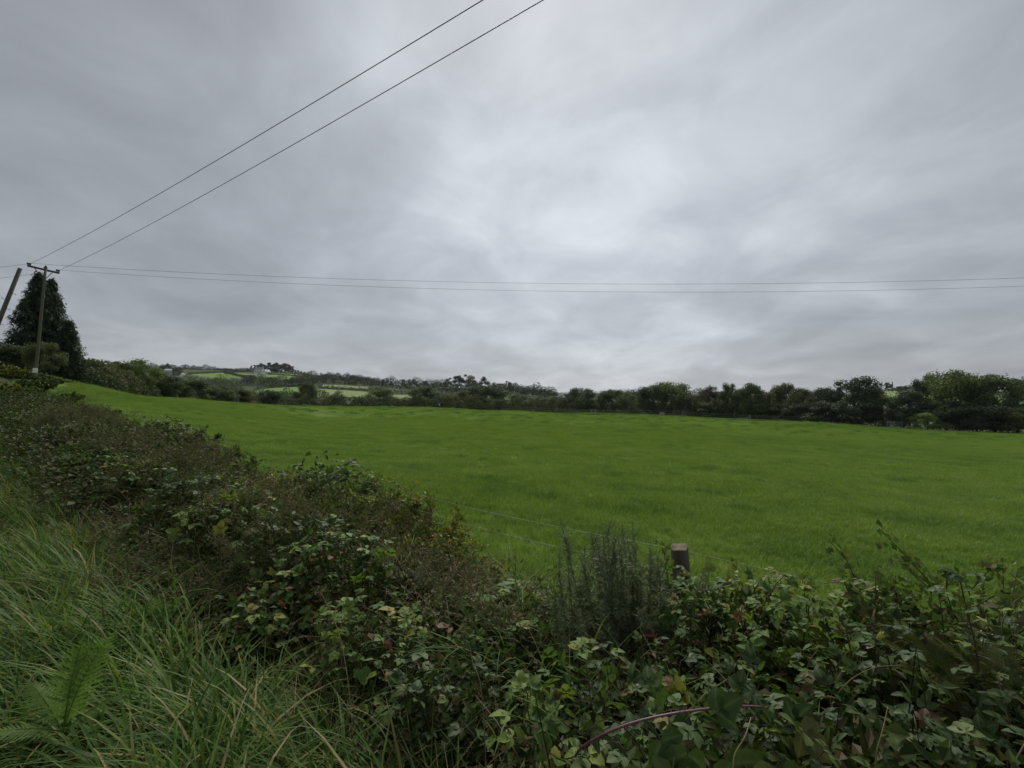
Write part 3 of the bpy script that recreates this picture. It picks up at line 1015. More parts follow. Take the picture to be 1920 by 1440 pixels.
def conifer(name, px, py, wpx, Y, seed, label, base_zoff=0.0):
    r = np.random.default_rng(seed)
    top = pix(px, py, Y)
    z0 = float(ground(top[0], top[1])) + base_zoff
    h = top[2] - z0
    R = wpx / F * Y / 2
    e = empty(name, (top[0], top[1], z0), label, 'tree', 'tall conifers behind the pole')
    m = MB()
    m.tube([(0, 0, -.2), (0, 0, h * .3), (0, 0, h * .7), (0, 0, h * .97)], [.22, .17, .09, .02], 8)
    C, D, Nn, Ln, Wd, Rn = [], [], [], [], [], []
    nb = 560
    for k in range(nb):
        zz = (k + r.random()) / nb
        zz = zz ** 0.85
        rad = R * min(1.0, (1 - zz) ** 0.88 * 1.12 + 0.03) * r.uniform(0.72, 1.08)
        if zz < 0.12:
            rad *= 0.82 + zz * 1.5
        a = r.uniform(0, 2 * math.pi)
        z = h * (0.03 + 0.965 * zz)
        o = np.array([math.cos(a), math.sin(a), 0])
        lift = r.uniform(-.1, .35)
        n = int(24 + 40 * (1 - zz))
        f = r.random(n) ** 0.55
        br = r.random()
        p = np.array([0, 0, z]) + o * (rad * f)[:, None] + np.array([0, 0, 1.0]) * (rad * (lift * f - 0.42 * f ** 2))[:, None]
        p += r.normal(0, 0.13, p.shape)
        C.append(p)
        dd = norm(o * 0.8 + np.array([0, 0, -0.45]) + rdir(n, r) * 0.75)
        D.append(dd)
        Nn.append(norm(np.array([0, 0, 1.0]) + o * .5 + rdir(n, r) * .8))
        Ln.append(r.uniform(.20, .48, n))
        Wd.append(r.uniform(.06, .13, n))
        Rn.append(np.clip(br * .6 + r.random(n) * .38, 0, .97))
        if k % 5 == 0:
            tip = np.array([0, 0, z]) + o * rad * .85 + np.array([0, 0, rad * (lift * .85 - .3)])
            m.tube([(0, 0, z), tuple((np.array([0, 0, z]) + tip) / 2 + np.array([0, 0, .08])), tuple(tip)], [.05, .03, .01], 4)
    q = MB()
    cards(q, np.concatenate(C), np.concatenate(D), np.concatenate(Nn), np.concatenate(Ln), np.concatenate(Wd), np.concatenate(Rn), 0.15)
    obj('trunk', m.mesh('trunk', M['bark'], True), e)
    obj('crown', q.mesh('crown', M['t_con']), e)


conifer('conifer', 72, 514, 140, 46, 41, 'tall dark conifer with the higher tip, left of the pole top')
conifer('conifer', 96, 526, 134, 47, 42, 'tall dark conifer with the lower tip, right of the pole')
conifer('conifer', 130, 606, 66, 46.5, 43, 'shorter dark conifer at the right side of the tall pair')


# ---------------------------------------------------------------- hedgerows
def hedgerow(name, line, mat, label, height=None, width=2.2, dens=55, leaf=0.32, cat='hedge', group=None, seed=1, lump=0.25):
    """line: (px, py_top, Y) points along the crest; the hedge stands on the ground below them"""
    r = np.random.default_rng(seed)
    P = np.array([pix(*p) for p in line])
    if height is not None:
        P = np.array([np.append(p[:2], ground(p[0], p[1]) + height) for p in P])
    seg = np.linalg.norm(np.diff(P[:, :2], axis=0), axis=1)
    cum = np.concatenate([[0], np.cumsum(seg)])
    n = int(cum[-1] * dens)
    n = min(n, 34000)
    q = r.uniform(0, cum[-1], n)
    c = np.stack([np.interp(q, cum, P[:, k]) for k in range(3)], -1)
    g = ground(c[:, 0], c[:, 1])
    ph = r.uniform(0, 6, 4)
    k = 2 * math.pi / max(3.0, width * 2.2)
    wob = 1 + lump * (0.6 * np.sin(q * k + ph[0]) + 0.5 * np.sin(q * k * 1.73 + ph[1]) + 0.3 * np.sin(q * k * 3.1 + ph[2]))
    h = np.maximum(c[:, 2] - g, 0.4) * np.clip(wob, 0.45, 1.35)
    tan = norm(np.stack([np.interp(q + .5, cum, P[:, 0]) - np.interp(q - .5, cum, P[:, 0]), np.interp(q + .5, cum, P[:, 1]) - np.interp(q - .5, cum, P[:, 1]), np.zeros(n)], -1))
    side = np.stack([-tan[:, 1], tan[:, 0], np.zeros(n)], -1)
    ang = r.uniform(0, math.pi, n)
    rr = r.random(n) ** 0.3
    off = np.cos(ang) * rr * width / 2 * (1 + 0.25 * np.sin(q * k * 1.3 + ph[3]))
    zz = np.sin(ang) ** 0.7 * rr
    c = np.stack([c[:, 0], c[:, 1], g], -1) + side * off[:, None]
    c[:, 2] += zz * h + r.normal(0, .06, n) * h * .3
    c += r.normal(0, leaf * .3, c.shape)
    nor = norm(side * np.cos(ang)[:, None] + np.array([0, 0, 1.0]) * np.sin(ang)[:, None] + rdir(n, r) * .8)
    mid = P[len(P) // 2]
    base = np.array([mid[0], mid[1], float(ground(mid[0], mid[1]))])
    clump = np.modf(np.floor(q / (width * .8)) * 0.618)[0]
    m = MB()
    cards(m, c - base, np.cross(nor, rdir(n, r)), nor, r.uniform(.7, 1.4, n) * leaf, r.uniform(.5, .95, n) * leaf, (clump * .6 + r.random(n) * .38), .2)
    e = empty(name, base, label, cat, group)
    obj('foliage', m.mesh('foliage', M[mat]), e)
    s = MB()
    for v in np.arange(0.4, cum[-1], max(1.2, cum[-1] / 60)):
        b = np.array([np.interp(v, cum, P[:, 0]), np.interp(v, cum, P[:, 1]), 0])
        b[2] = float(ground(b[0], b[1])) - .1
        hh = max(.5, np.interp(v, cum, P[:, 2]) - b[2])
        t = b + np.array([r.normal(0, .3), r.normal(0, .3), hh * .75])
        s.tube([b - base, (b + t) / 2 - base + r.normal(0, .06, 3), t - base], [.05, .035, .01], 5)
    obj('stems', s.mesh('stems', M['twig'], True), e)['kind'] = 'stuff'
    return e


hedgerow('hedgerow', [(150, 700, 46), (200, 704, 48), (260, 710, 60), (320, 720, 72), (360, 728, 80), (400, 726, 88), (440, 734, 96), (480, 733, 103)], 'hedge_far', 'dark hedge running down the left field edge from the conifers', width=3.0, dens=330, leaf=.26, lump=.4, seed=1)
hedgerow('hedgerow', [(470, 741, 103), (520, 747, 110), (560, 743, 116), (610, 749, 119), (650, 745, 122), (700, 749, 124), (740, 745, 126), (800, 745, 129)], 'hedge_far', 'dark hedge along the crest of the field left of the horse', width=3.2, dens=300, leaf=.3, lump=.4, seed=2)
hedgerow('hedgerow', [(800, 744, 131), (840, 748, 133), (880, 742, 135), (920, 749, 137), (960, 746, 140), (1010, 752, 143), (1060, 748, 146), (1120, 752, 147), (1190, 747, 147)], 'hedge_far', 'hedge behind the horse and the inner fence', width=3.2, dens=260, leaf=.3, lump=.4, seed=3)
hedgerow('hedgerow', [(935, 766, 136), (1020, 768, 141), (1120, 770, 143), (1200, 770, 141)], 'hedge_far', 'low trimmed hedge along the far field edge above the gate frame', width=1.6, dens=150, leaf=.24, seed=4, lump=.08)
hedgerow('hedgerow', [(1180, 746, 142), (1230, 752, 137), (1280, 743, 133), (1330, 749, 128), (1380, 744, 123), (1430, 751, 119), (1480, 746, 115), (1530, 750, 111), (1580, 745, 108)], 'hedge_far', 'dark undergrowth hedge at the foot of the middle right trees', width=2.6, dens=300, leaf=.3, lump=.4, seed=5)
hedgerow('hedgerow', [(1585, 779, 106), (1640, 782, 102), (1705, 788, 98)], 'hedge_far', 'scruffy low hedge left of the metal gate', width=1.8, dens=190, leaf=.26, seed=6)
hedgerow('hedgerow', [(1772, 776, 94), (1850, 781, 90), (1930, 784, 87), (2050, 786, 82)], 'hedge_far', 'dark low hedge right of the bright gap', width=2.4, dens=190, leaf=.28, seed=7)

hedgerow('thicket', [(1000, 747, 166), (1060, 743, 168), (1120, 747, 168), (1180, 741, 166), (1240, 746, 160), (1310, 739, 152), (1370, 746, 146), (1440, 739, 140), (1510, 744, 134), (1580, 735, 128)], 't_far', 'shadowy thicket behind the trees of the far field edge', width=5, dens=240, leaf=.42, seed=8, lump=.3, cat='thicket')
FH = 'hedges between the fields of the far hill'


def hill_hedge(pts, label, h=2.6, mat='t_far', dens=26, leaf=.7, width=3.0, y0=230, cat='hedge', group=FH, seed=11, lump=.3):
    line = []
    for px, py in pts:
        g = march(px, py, y0)
        line.append((px, py, g[1]))
    hedgerow('hedgerow', line, mat, label, height=h, width=width, dens=dens, leaf=leaf, seed=seed, lump=lump, cat=cat, group=group)


hill_hedge([(352, 702), (420, 699), (470, 697)], 'dark hedge along the top of the left hill field', seed=12)
hill_hedge([(420, 699), (448, 706), (480, 713)], 'diagonal hedge dropping from the ridge towards the white house', seed=13)
hill_hedge([(503, 702), (545, 705), (575, 708)], 'thin hedge under the hilltop wood', 1.8, seed=14)
hill_hedge([(560, 726), (520, 727), (480, 731)], 'hedge across the middle of the hill below the dark trees', 3, seed=15)
hill_hedge([(596, 729), (660, 733), (735, 738)], 'long straight hedge above the bright strip field', 3.2, seed=16)
hill_hedge([(735, 739), (790, 741), (830, 743)], 'hedge continuing right of the pale feathery tree', 4, seed=17)
hill_hedge([(352, 713), (400, 716), (436, 719)], 'hedge along the bottom of the left hill field', 4, seed=18)
hill_hedge([(620, 752), (700, 753), (790, 754)], 'hedge below the bright strip field', 3, 't_mid', y0=210, seed=19)
# wooded bands too far off to tell the trees apart
FW = 'woodland'


def wood(pts, label, h, mat, width, dens=30, seed=21, y0=230, leaf=.9, lump=.3):
    line = [(px, py, march(px, py, y0)[1]) for px, py in pts]
    hedgerow('woodland', line, mat, label, height=h, width=width, dens=dens, leaf=leaf, seed=seed, lump=lump, cat='woodland', group=None)['kind'] = 'stuff'


wood([(-60, 692), (60, 692), (200, 694), (300, 692), (405, 694)], 'dark tree line along the left part of the ridge', 5.5, 't_far', 9, 42, 21)
wood([(405, 694), (480, 696)], 'low hedge line on the ridge left of the hilltop houses', 2.5, 't_far', 4, 30, 22)
wood([(300, 722), (345, 724), (400, 727), (445, 731)], 'dark wooded slope below the grey farm buildings', 9, 't_mid', 16, 60, 23)
wood([(455, 722), (500, 722), (560, 724), (600, 722)], 'dark tree belt across the middle of the hill', 8, 't_far', 10, 60, 24)
wood([(560, 714), (620, 719), (700, 724), (780, 730), (830, 733)], 'wooded band falling along the right shoulder of the hill', 9, 't_far', 14, 70, 25)
wood([(600, 709), (660, 714), (720, 718)], 'dark trees along the falling ridge line', 7, 't_far', 9, 46, 26)
wood([(830, 737), (900, 739), (960, 741), (1040, 746)], 'dark wood on the low ridge at centre', 9, 't_far', 14, 70, 27)
wood([(960, 738), (1040, 742), (1130, 746), (1220, 748)], 'far wood on the falling skyline at centre right', 8, 't_far', 16, 60, 28)
wood([(1200, 749), (1350, 749), (1500, 746)], 'far wood glimpsed behind the right hand trees', 7, 't_far', 16, 50, 29)
wood([(1500, 745), (1600, 736), (1720, 734), (1960, 731)], 'thin tree line on the hillside behind the right hand trees', 4.5, 't_far', 8, 40, 30)
wood([(470, 748), (560, 750), (640, 752)], 'shadowy trees at the foot of the hill', 6, 't_mid', 10, 50, 32, 200)

FR = 'single trees on the far ridge'
for a in [(208, 678, 11, 470, 'far1', 't_far', 'left of two small round trees on the ridge by the conifers'),
          (219, 677, 12, 475, 'far1', 't_far', 'right of two small round trees on the ridge by the conifers'),
          (312, 681, 13, 560, 'far2', 't_far', 'tree sticking up from the ridge line above the grey barn'),
          (331, 690, 22, 520, 'far1', 't_far', 'round dark tree beside the grey barn'),
          (424, 690, 7, 600, 'far1', 't_far', 'tiny lone tree on the bare ridge left of the houses'),
          (476, 684, 11, 610, 'far3', 't_far', 'mushroom shaped tree above the hilltop houses'),
          (472, 703, 20, 490, 'far1', 't_far', 'dark tree right of the white house with grey roof'),
          (506, 708, 20, 480, 'far1', 't_far', 'left round tree in the middle of the hill'),
          (546, 708, 26, 470, 'far2', 't_mid', 'pale rounded tree in the middle of the hill'),
          (575, 709, 26, 460, 'far1', 't_far', 'round tree at the right end of the middle tree belt'),
          (612, 702, 12, 560, 'far1', 't_far', 'rounded tree beside the narrow spire on the falling ridge'),
          (622, 702, 4, 560, 'slim', 't_con', 'narrow spire shaped tree on the falling ridge'),
          (650, 703, 24, 550, 'far2', 't_far', 'broad tree on the falling ridge'),
          (681, 707, 24, 540, 'far1', 't_red', 'domed russet tree on the falling ridge'),
          (721, 712, 14, 500, 'far1', 't_far', 'dark tree right of the far roof on the ridge'),
          (735, 715, 8, 500, 'far2', 't_far', 'small dark tree beside the far roof tree'),
          (756, 711, 8, 480, 'slim', 't_con', 'dark egg shaped tree standing on the ridge'),
          (769, 711, 8, 480, 'far3', 't_far', 'first of three small skyline trees right of the egg shaped one'),
          (776, 711, 8, 480, 'far3', 't_far', 'middle of three small skyline trees right of the egg shaped one'),
          (784, 714, 10, 480, 'far2', 't_far', 'third of three small skyline trees right of the egg shaped one'),
          (798, 714, 14, 470, 'far1', 't_far', 'wide small tree on the skyline left of the tall clump'),
          (812, 719, 7, 460, 'far1', 't_far', 'tiny round tree on the skyline left of the tall clump'),
          (823, 715, 13, 460, 'far2', 't_far', 'small flat topped skyline tree beside the tall clump'),
          (842, 708, 20, 450, 'far2', 't_far', 'leaning dark tree at the left of the tall skyline clump'),
          (858, 704, 22, 450, 'far1', 't_far', 'left tree of the tallest skyline clump'),
          (875, 702, 28, 450, 'far2', 't_red', 'tallest russet tree of the skyline clump'),
          (904, 706, 26, 445, 'far2', 't_red', 'rounded tree at the right of the skyline clump'),
          (932, 719, 24, 440, 'far1', 't_far', 'low dark tree right of the skyline clump'),
          (950, 714, 16, 440, 'far2', 't_far', 'flat topped tree, the last of the skyline clump'),
          (984, 727, 8, 450, 'slim', 't_con', 'first little spire on the falling skyline at centre'),
          (1001, 725, 6, 450, 'slim', 't_con', 'second little spire on the falling skyline at centre'),
          (1013, 730, 5, 450, 'slim', 't_con', 'third little spire on the falling skyline at centre'),
          (1030, 732, 14, 450, 'far2', 't_far', 'small tree on the falling skyline left of the round green tree'),
          (1665, 717, 12, 330, 'far3', 't_far', 'small tree on the right hand hillside skyline'),
          (1690, 724, 18, 330, 'far1', 't_far', 'low round bush on the right hand hillside skyline')]:
    tree('tree', *a, group=FR)
tree('tree', 1673, 716, 3, 330, 'slim', 't_con', 'thin spike like tree on the right hand hillside', FR)
for k, px in enumerate(list(range(484, 545, 5))):
    nth = ['first', 'second', 'third', 'fourth', 'fifth', 'sixth', 'seventh', 'eighth', 'ninth', 'tenth', 'eleventh', 'twelfth', 'thirteenth'][k]
    tree('conifer', px, 680 + [4, 1, 3, 5, 0, 4, 2, 0, 3, 4, 1, 3, 6][k], 9 if px < 525 else 13, 600 + (k % 3) * 8, 'slim' if px < 524 else 'far1', 't_con' if px < 524 else 't_red',
         ('%s tree from the left in the hilltop wood, a dark pointed conifer' if px < 524 else '%s tree from the left in the hilltop wood, rounded and dark') % nth, 'trees of the hilltop wood')
for px, py, nth in [(549, 690, 'tallest and nearest to the wood'), (554, 693, 'second from the wood'), (559, 694, 'middle one of five'), (565, 696, 'fourth from the wood'), (571, 697, 'farthest from the wood')]:
    tree('conifer', px, py, 5, 590, 'slim', 't_con', 'small spiky conifer right of the hilltop wood, ' + nth, 'small conifers right of the hilltop wood')


# ---------------------------------------------------------------- houses
def house(name, px, py, Y0, w, d, hw, hr, rz, wall, roof, label, windows=3, door=True, chimney=1, cat='house'):
    g = march(px, py, Y0)
    x, y = g[0], g[1]
    z = float(ground(x, y))
    e = empty(name, (x, y, z), label, cat, 'farm buildings on the far hill')
    e.rotation_euler = (0, 0, rz)
    m = MB()
    v = [(-w / 2, -d / 2, -1.5), (w / 2, -d / 2, -1.5), (w / 2, d / 2, -1.5), (-w / 2, d / 2, -1.5), (-w / 2, -d / 2, hw), (w / 2, -d / 2, hw), (w / 2, d / 2, hw), (-w / 2, d / 2, hw), (-w / 2, 0, hw + hr), (w / 2, 0, hw + hr)]
    m.add(v, [[0, 1, 5, 4], [2, 3, 7, 6]])
    m.f.append(np.array([[1, 2, 6, 9, 5]]))
    m.f.append(np.array([[3, 0, 4, 8, 7]]))
    obj('wall', m.mesh('wall', M[wall]), e)
    m = MB()
    o, th = 0.35, 0.18
    sl = hr / (d / 2)
    ez = hw - o * sl
    for sg in (-1, 1):
        a = [(-w / 2 - o, sg * (d / 2 + o), ez + .03), (w / 2 + o, sg * (d / 2 + o), ez + .03), (w / 2 + o, 0, hw + hr + .03), (-w / 2 - o, 0, hw + hr + .03)]
        b = [(p[0], p[1], p[2] + th) for p in a]
        m.add(a + b, [[0, 1, 2, 3], [4, 7, 6, 5], [0, 4, 5, 1], [1, 5, 6, 2], [3, 7, 4, 0]])
    ro = obj('roof', m.mesh('roof', M[roof]), e)
    for k in range(chimney):
        cx = (w / 2 - .7) * (1 if k == 0 else -1)
        obj('chimney', MB().box((cx, 0, hw + hr + .5), (.9, .7, 1.6)).mesh('chimney', M[wall]), ro)
    for k in range(windows):
        wx = -w / 2 + w * (k + .5 + (0.5 if door and k >= windows / 2 else 0)) / (windows + (1 if door else 0))
        win = obj('window', MB().box((wx, -d / 2 - .02, hw * .52), (1.2, .12, 1.2)).mesh('window', M['glass']), e)
        obj('sill', MB().box((wx, -d / 2 - .08, hw * .52 - .66), (1.4, .24, .1)).mesh('sill', M['white']), win)
    if door:
        obj('door', MB().box((w * .04, -d / 2 - .02, 1.05), (1.0, .14, 2.1)).mesh('door', M['door']), e)


house('house', 486, 701, 500, 9.0, 7, 5.0, 2.6, .25, 'white', 'slate', 'white two storey farmhouse on the hilltop with slate roof', 3, True, 2)
house('cottage', 500, 702, 500, 6.5, 6, 3.0, 2.6, 1.15, 'white', 'slate', 'white gabled cottage right of the hilltop farmhouse', 2, True, 0)
house('house', 448, 722, 380, 11.5, 7, 3.1, 2.9, .18, 'white', 'slate', 'white bungalow with dark slate roof half way up the hill', 3, True, 1)
house('bungalow', 470, 696, 500, 7, 6, 2.6, 1.4, .1, 'greywall', 'shed', 'pale grey outbuilding left of the hilltop farmhouse', 1, True, 0)
house('barn', 457, 696, 500, 10, 8, 2.6, 1.6, 0, 'greywall', 'slate', 'long low dark roofed barn at the left end of the hilltop farm', 0, True, 0, 'barn')
house('bungalow', 381, 717, 380, 11, 7, 2.8, 1.6, -.1, 'greywall', 'shed', 'grey roofed bungalow among trees below the left hill field', 3, True, 0)
house('shed', 342, 707, 420, 3.2, 4, 2.6, 1.2, 1.3, 'white', 'slate', 'tiny white shed beside the round dark tree', 0, True, 0, 'shed')
house('barn', 316, 703, 420, 6, 9, 4.6, 1.8, .5, 'greywall', 'shed', 'tall grey barn at the left of the hill', 0, True, 0, 'barn')
house('house', 704, 722, 380, 9, 7, 4.6, 2.2, .2, 'greywall', 'slate', 'dim slate roofed house among the ridge trees at centre left', 2, True, 0)


# ---------------------------------------------------------------- poles and overhead lines
ARM_L, ARM_R = pix(58, 497.5, 33.0), pix(112, 510, 34.8)
ARM_C = (ARM_L + ARM_R) / 2
pb = pix(65, 712, 34.2)
pb[2] = float(ground(pb[0], pb[1]))
e = empty('utility_pole', pb, 'tall wooden electricity pole with a crossarm in front of the conifers', 'utility pole')
ptop = ARM_C + np.array([0, 0, .12]) - pb
axis_ = ptop / np.linalg.norm(ptop)
m = MB()
ks = np.linspace(-.06, 1, 9)
m.tube([ptop * k for k in ks], np.interp(ks, [0, 1], [.105, .072]), 14)
obj('shaft', m.mesh('shaft', M['polegreen'], True), e)
adir = (ARM_R - ARM_L) / np.linalg.norm(ARM_R - ARM_L)
perp = np.array([-adir[1], adir[0], 0])
ac = ARM_C - pb + perp * .17 + np.array([0, 0, -.05])
half = np.linalg.norm(ARM_R - ARM_L) / 2
m = MB()
m.box(ac, (2 * half + .16, .11, .12), math.atan2(adir[1], adir[0]))
obj('crossarm', m.mesh('crossarm', M['iron']), e)
for sg in (-1, 1):
    m = MB()
    m.tube([ac + adir * sg * .62 * half + np.array([0, 0, -.06]), ac + np.array([0, 0, -.75]) + adir * sg * .06], .022, 6)
    obj('brace', m.mesh('brace', M['iron']), e)
    for off in (-.06, .06):
        c = ac + adir * (sg * half + off * (1 if sg < 0 else -1))
        m = MB()
        m.tube([c + np.array([0, 0, z]) for z in (.05, .10, .12, .17, .19, .25)], [.03, .03, .07, .055, .075, .03], 10)
        obj('insulator', m.mesh('insulator', M['iron'], True), e)
m = MB()
m.box(ptop * .11 - perp * .155 + np.array([0, -.17, 0]), (.26, .02, .34), .5)
obj('notice_plate', m.mesh('notice_plate', M['white']), e)
m = MB()
m.tube([ptop * .99, ptop * 1.012], [.125, .05], 12)
obj('cap', m.mesh('cap', M['iron']), e)

# the nearer, leaning pole cut by the left edge
lt, lb = pix(38, 503, 24.0), pix(0, 597, 24.0)
d_ = (lb - lt) / np.linalg.norm(lb - lt)
P_ = lt + d_ * np.linspace(0, 14, 400)[:, None]
k_ = int(np.argmax(P_[:, 2] < ground(P_[:, 0], P_[:, 1]) - .3))
foot = P_[k_]
e = empty('leaning_pole', (foot[0], foot[1], float(ground(foot[0], foot[1]))), 'brown wooden pole leaning in at the left edge of the picture', 'utility pole')
base = np.array(e.location)
m = MB()
m.tube([foot - base, (foot + lt) / 2 - base, lt - base], [.12, .105, .088], 14)
obj('shaft', m.mesh('shaft', M['pole'], True), e)
sd = norm(np.cross(d_, np.array([0, 1.0, 0])))
for k in range(7):
    c = lt - base + d_ * (1.35 + .42 * k)
    sg = 1 if k % 2 == 0 else -1
    m = MB()
    m.tube([c + sd * sg * .10, c + sd * sg * .30, c + sd * sg * .31 + np.array([0, 0, .05])], .011, 5)
    obj('step_peg', m.mesh('step_peg', M['iron']), e)


def wire(name, pts, r, label, cat, group, mat='wire', sides=5):
    pts = np.array(pts)
    b = pts[0].copy()
    m = MB()
    m.tube(pts - b, r, sides)
    o = obj(name, m.mesh(name, M[mat], True), loc=b)
    return tag(o, label, cat, group)


def span(a, b, sag, n=48):
    k = np.linspace(0, 1, n)[:, None]
    p = a + (b - a) * k
    p[:, 2] -= (4 * sag * k * (1 - k))[:, 0]
    return p


GW = 'overhead power lines'
UP = np.array([0, 0, .14])
for A, pxc, lab in ((ARM_L, 905, 'left of the two power lines rising from the pole to the top edge'), (ARM_R, 1018, 'right of the two power lines rising from the pole to the top edge')):
    A = A + UP
    C = pix(pxc, 0, 8.8)
    dxy = C[:2] - A[:2]
    L1 = np.linalg.norm(dxy)
    Ltot = L1 + 34
    tau = L1 / Ltot
    sag = 0.75
    zend = A[2] + ((C[2] + 4 * sag * tau * (1 - tau)) - A[2]) / tau
    B = np.array([*(A[:2] + dxy / L1 * Ltot), zend])
    wire('power_line', span(A, B, sag, 70), .0105, lab, 'power line', GW)
for A, rows, yr, lab in ((ARM_L, (530.5, 521), 31.0, 'upper of the two thin power lines crossing the sky to the right'),
                         (ARM_R, (544.5, 536.5), 33.0, 'lower of the two thin power lines crossing the sky to the right')):
    A = A + UP
    R_ = pix(1920, rows[1], yr)
    Mi = pix(960, rows[0], (A[1] + yr) / 2)
    x = np.linspace(A[0], 62, 60)
    co = np.polyfit([A[0], Mi[0], R_[0]], [A[2], Mi[2], R_[2]], 2)
    y = np.interp(x, [A[0], R_[0], 80], [A[1], R_[1], R_[1] - 1.5])
    wire('power_line', np.stack([x, y, np.polyval(co, x)], -1), .0085, lab, 'power line', GW)
for A, q, lab in ((ARM_L, pix(-250, 520, 31), 'upper power line leaving the pole to the left edge'), (ARM_R, pix(-250, 545, 33), 'lower power line leaving the pole to the left edge')):
    wire('power_line', span(A + UP, q, .15, 20), .009, lab, 'power line', GW)


# ---------------------------------------------------------------- roadside fence
def post_mesh(h, r, seed):
    rr = np.random.default_rng(seed)
    m = MB()
    n = 20
    zs = [-.5, 0, h * .3, h * .7, h - .012, h]
    ang = np.arange(n) * 2 * math.pi / n
    rad = r * (1 + .035 * np.sin(ang * 2 + rr.uniform(0, 6)) + .02 * np.sin(ang * 5 + 1))
    rad[5] *= .90
    v = []
    for k, z in enumerate(zs):
        f = 1.0 if k < 5 else .95
        v.append(np.stack([np.cos(ang) * rad * f + .004 * math.sin(z * 5), np.sin(ang) * rad * f, np.full(n, z) + (.010 * np.cos(ang - 1) + .004 * np.sin(ang * 3 + 1) if k >= 4 else 0)], -1))
    v = np.concatenate(v)
    i = np.arange(len(zs) - 1)[:, None] * n
    k = np.arange(n)[None, :]
    m.add(v, np.stack([i + k, i + (k + 1) % n, i + n + (k + 1) % n, i + n + k], -1).reshape(-1, 4))
    return m, v[-n:]


POST = np.array([0.93, 2.62])
post_g = float(ground(*POST))
post_top = pix(1272, 1027, 2.62)[2]
fe = empty('field_fence', (*POST, post_g), 'round wooden post and thin wire fence between the hedge and the field', 'fence')
ph = post_top - post_g
pm, ring = post_mesh(ph, .048, 4)
pmesh = pm.mesh('post', M['postwood'], True)
m = MB()
cv = np.concatenate([ring + np.array([0, 0, .0015]), [ring.mean(0) + np.array([0, 0, .004])]])
m.add(cv, np.array([[k, (k + 1) % 20, 20] for k in range(20)]))
topmesh = m.mesh('end_grain', M['postend'])
for dt in (0, 3.1, 6.2, 9.3, -2.6):
    x, y = POST[0] + TX * dt, POST[1] + TY * dt
    z = float(ground(x, y))
    o = obj('post', pmesh, fe, (x - POST[0] + (.06 if dt == 0 else 0), y - POST[1], z - post_g - (0 if dt == 0 else .42)))
    o.rotation_euler = (math.radians(-1.0), math.radians(-3.0), .3 * dt) if dt == 0 else (0.03 * math.sin(dt * 7), .04 * math.sin(dt * 3), dt)
    obj('end_grain', topmesh, o)
for k, dz in enumerate((-.030, -.165)):
    pts = []
    for dt in np.linspace(-2.6, 9.3, 70):
        x, y = POST[0] + TX * dt, POST[1] + TY * dt
        z = post_top + dz + (float(ground_raw(x, y)[0]) - float(ground_raw(*POST)[0])) * np.clip((dt - .5) / 6, 0, 1)
        ph_ = (dt % 3.1) / 3.1
        pts.append((x + NX * .056 - POST[0], y + NY * .056 - POST[1], z - post_g - .02 * 4 * ph_ * (1 - ph_)))
    m = MB()
    m.tube(pts, .0012, 5)
    obj('wire', m.mesh('wire', M['fwire'], True), fe)


# ---------------------------------------------------------------- inner fence, gate frame, box, right hand fence, gate, horse
def far_fence(name, posts, h, r, label, nwire=2, mat='postwood', every=None):
    P = []
    for px, py, Y in posts:
        p = pix(px, py, Y)
        P.append((p[0], p[1], float(ground(p[0], p[1]))))
    P = np.array(P)
    e = empty(name, P[len(P) // 2], label, 'fence')
    b = P[len(P) // 2]
    m = MB()
    m.tube([(0, 0, -.2), (0, 0, h * .5), (0.01, 0, h)], [r, r, r * .92], 7)
    pm_ = m.mesh('post', M[mat], True)
    for k, p in enumerate(P):
        o = obj('post', pm_, e, p - b)
        o.rotation_euler = (.06 * math.sin(k * 5.1), .06 * math.sin(k * 3.3), k)
        o.scale = (1, 1, .9 + .2 * abs(math.sin(k * 2.7)))
    for k in range(nwire):
        m = MB()
        m.tube(P - b + np.array([0, 0, h * (.92 - .38 * k)]), .008, 4)
        obj('wire', m.mesh('wire', M['galv']), e)
    return e


ip = []
for px, Y in [(940, 128), (975, 124), (1005, 120), (1030, 117), (1052, 114), (1062, 112), (1076, 110), (1108, 106), (1132, 105), (1177, 104), (1221, 103), (1262, 102), (1300, 101), (1338, 100), (1377, 99), (1418, 98), (1460, 98), (1505, 97)]:
    ip.append((px, 780, Y))
far_fence('inner_fence', ip, 1.15, .055, 'thin post and wire fence crossing the far part of the field', 2)
# rough grass strip along the fence foot
r = np.random.default_rng(77)
pts = []
for (a, b) in zip(ip[:-1], ip[1:]):
    for k in range(10):
        f = r.random()
        p = pix(a[0] + (b[0] - a[0]) * f, 780, a[2] + (b[2] - a[2]) * f)
        if r.random() < .75:
            pts.append((p[0] + r.normal(0, .25), p[1] + r.normal(0, .3)))
pts = np.array(pts)
m = MB()
n = 220
bb = np.zeros((n, 3))
bb[:, :2] = r.normal(0, .28, (n, 2))
blade_strip(m, bb, r.uniform(0, 6.28, n), r.uniform(.18, .42, n), r.uniform(.012, .022, n), r.uniform(.05, .5, n), r.uniform(.6, 1.5, n), 2, r.random(n))
rot = np.zeros((len(pts), 3))
rot[:, 2] = r.uniform(0, 6.28, len(pts))
scatter('fence_foot_grass', np.column_stack([pts, ground(pts[:, 0], pts[:, 1])]), rot, r.uniform(.6, 1.2, len(pts)), np.zeros(len(pts)), [m.mesh('fence_foot_tuft', M['tussock'])],
        'rough darker grass growing along the foot of the inner fence', 'grass')


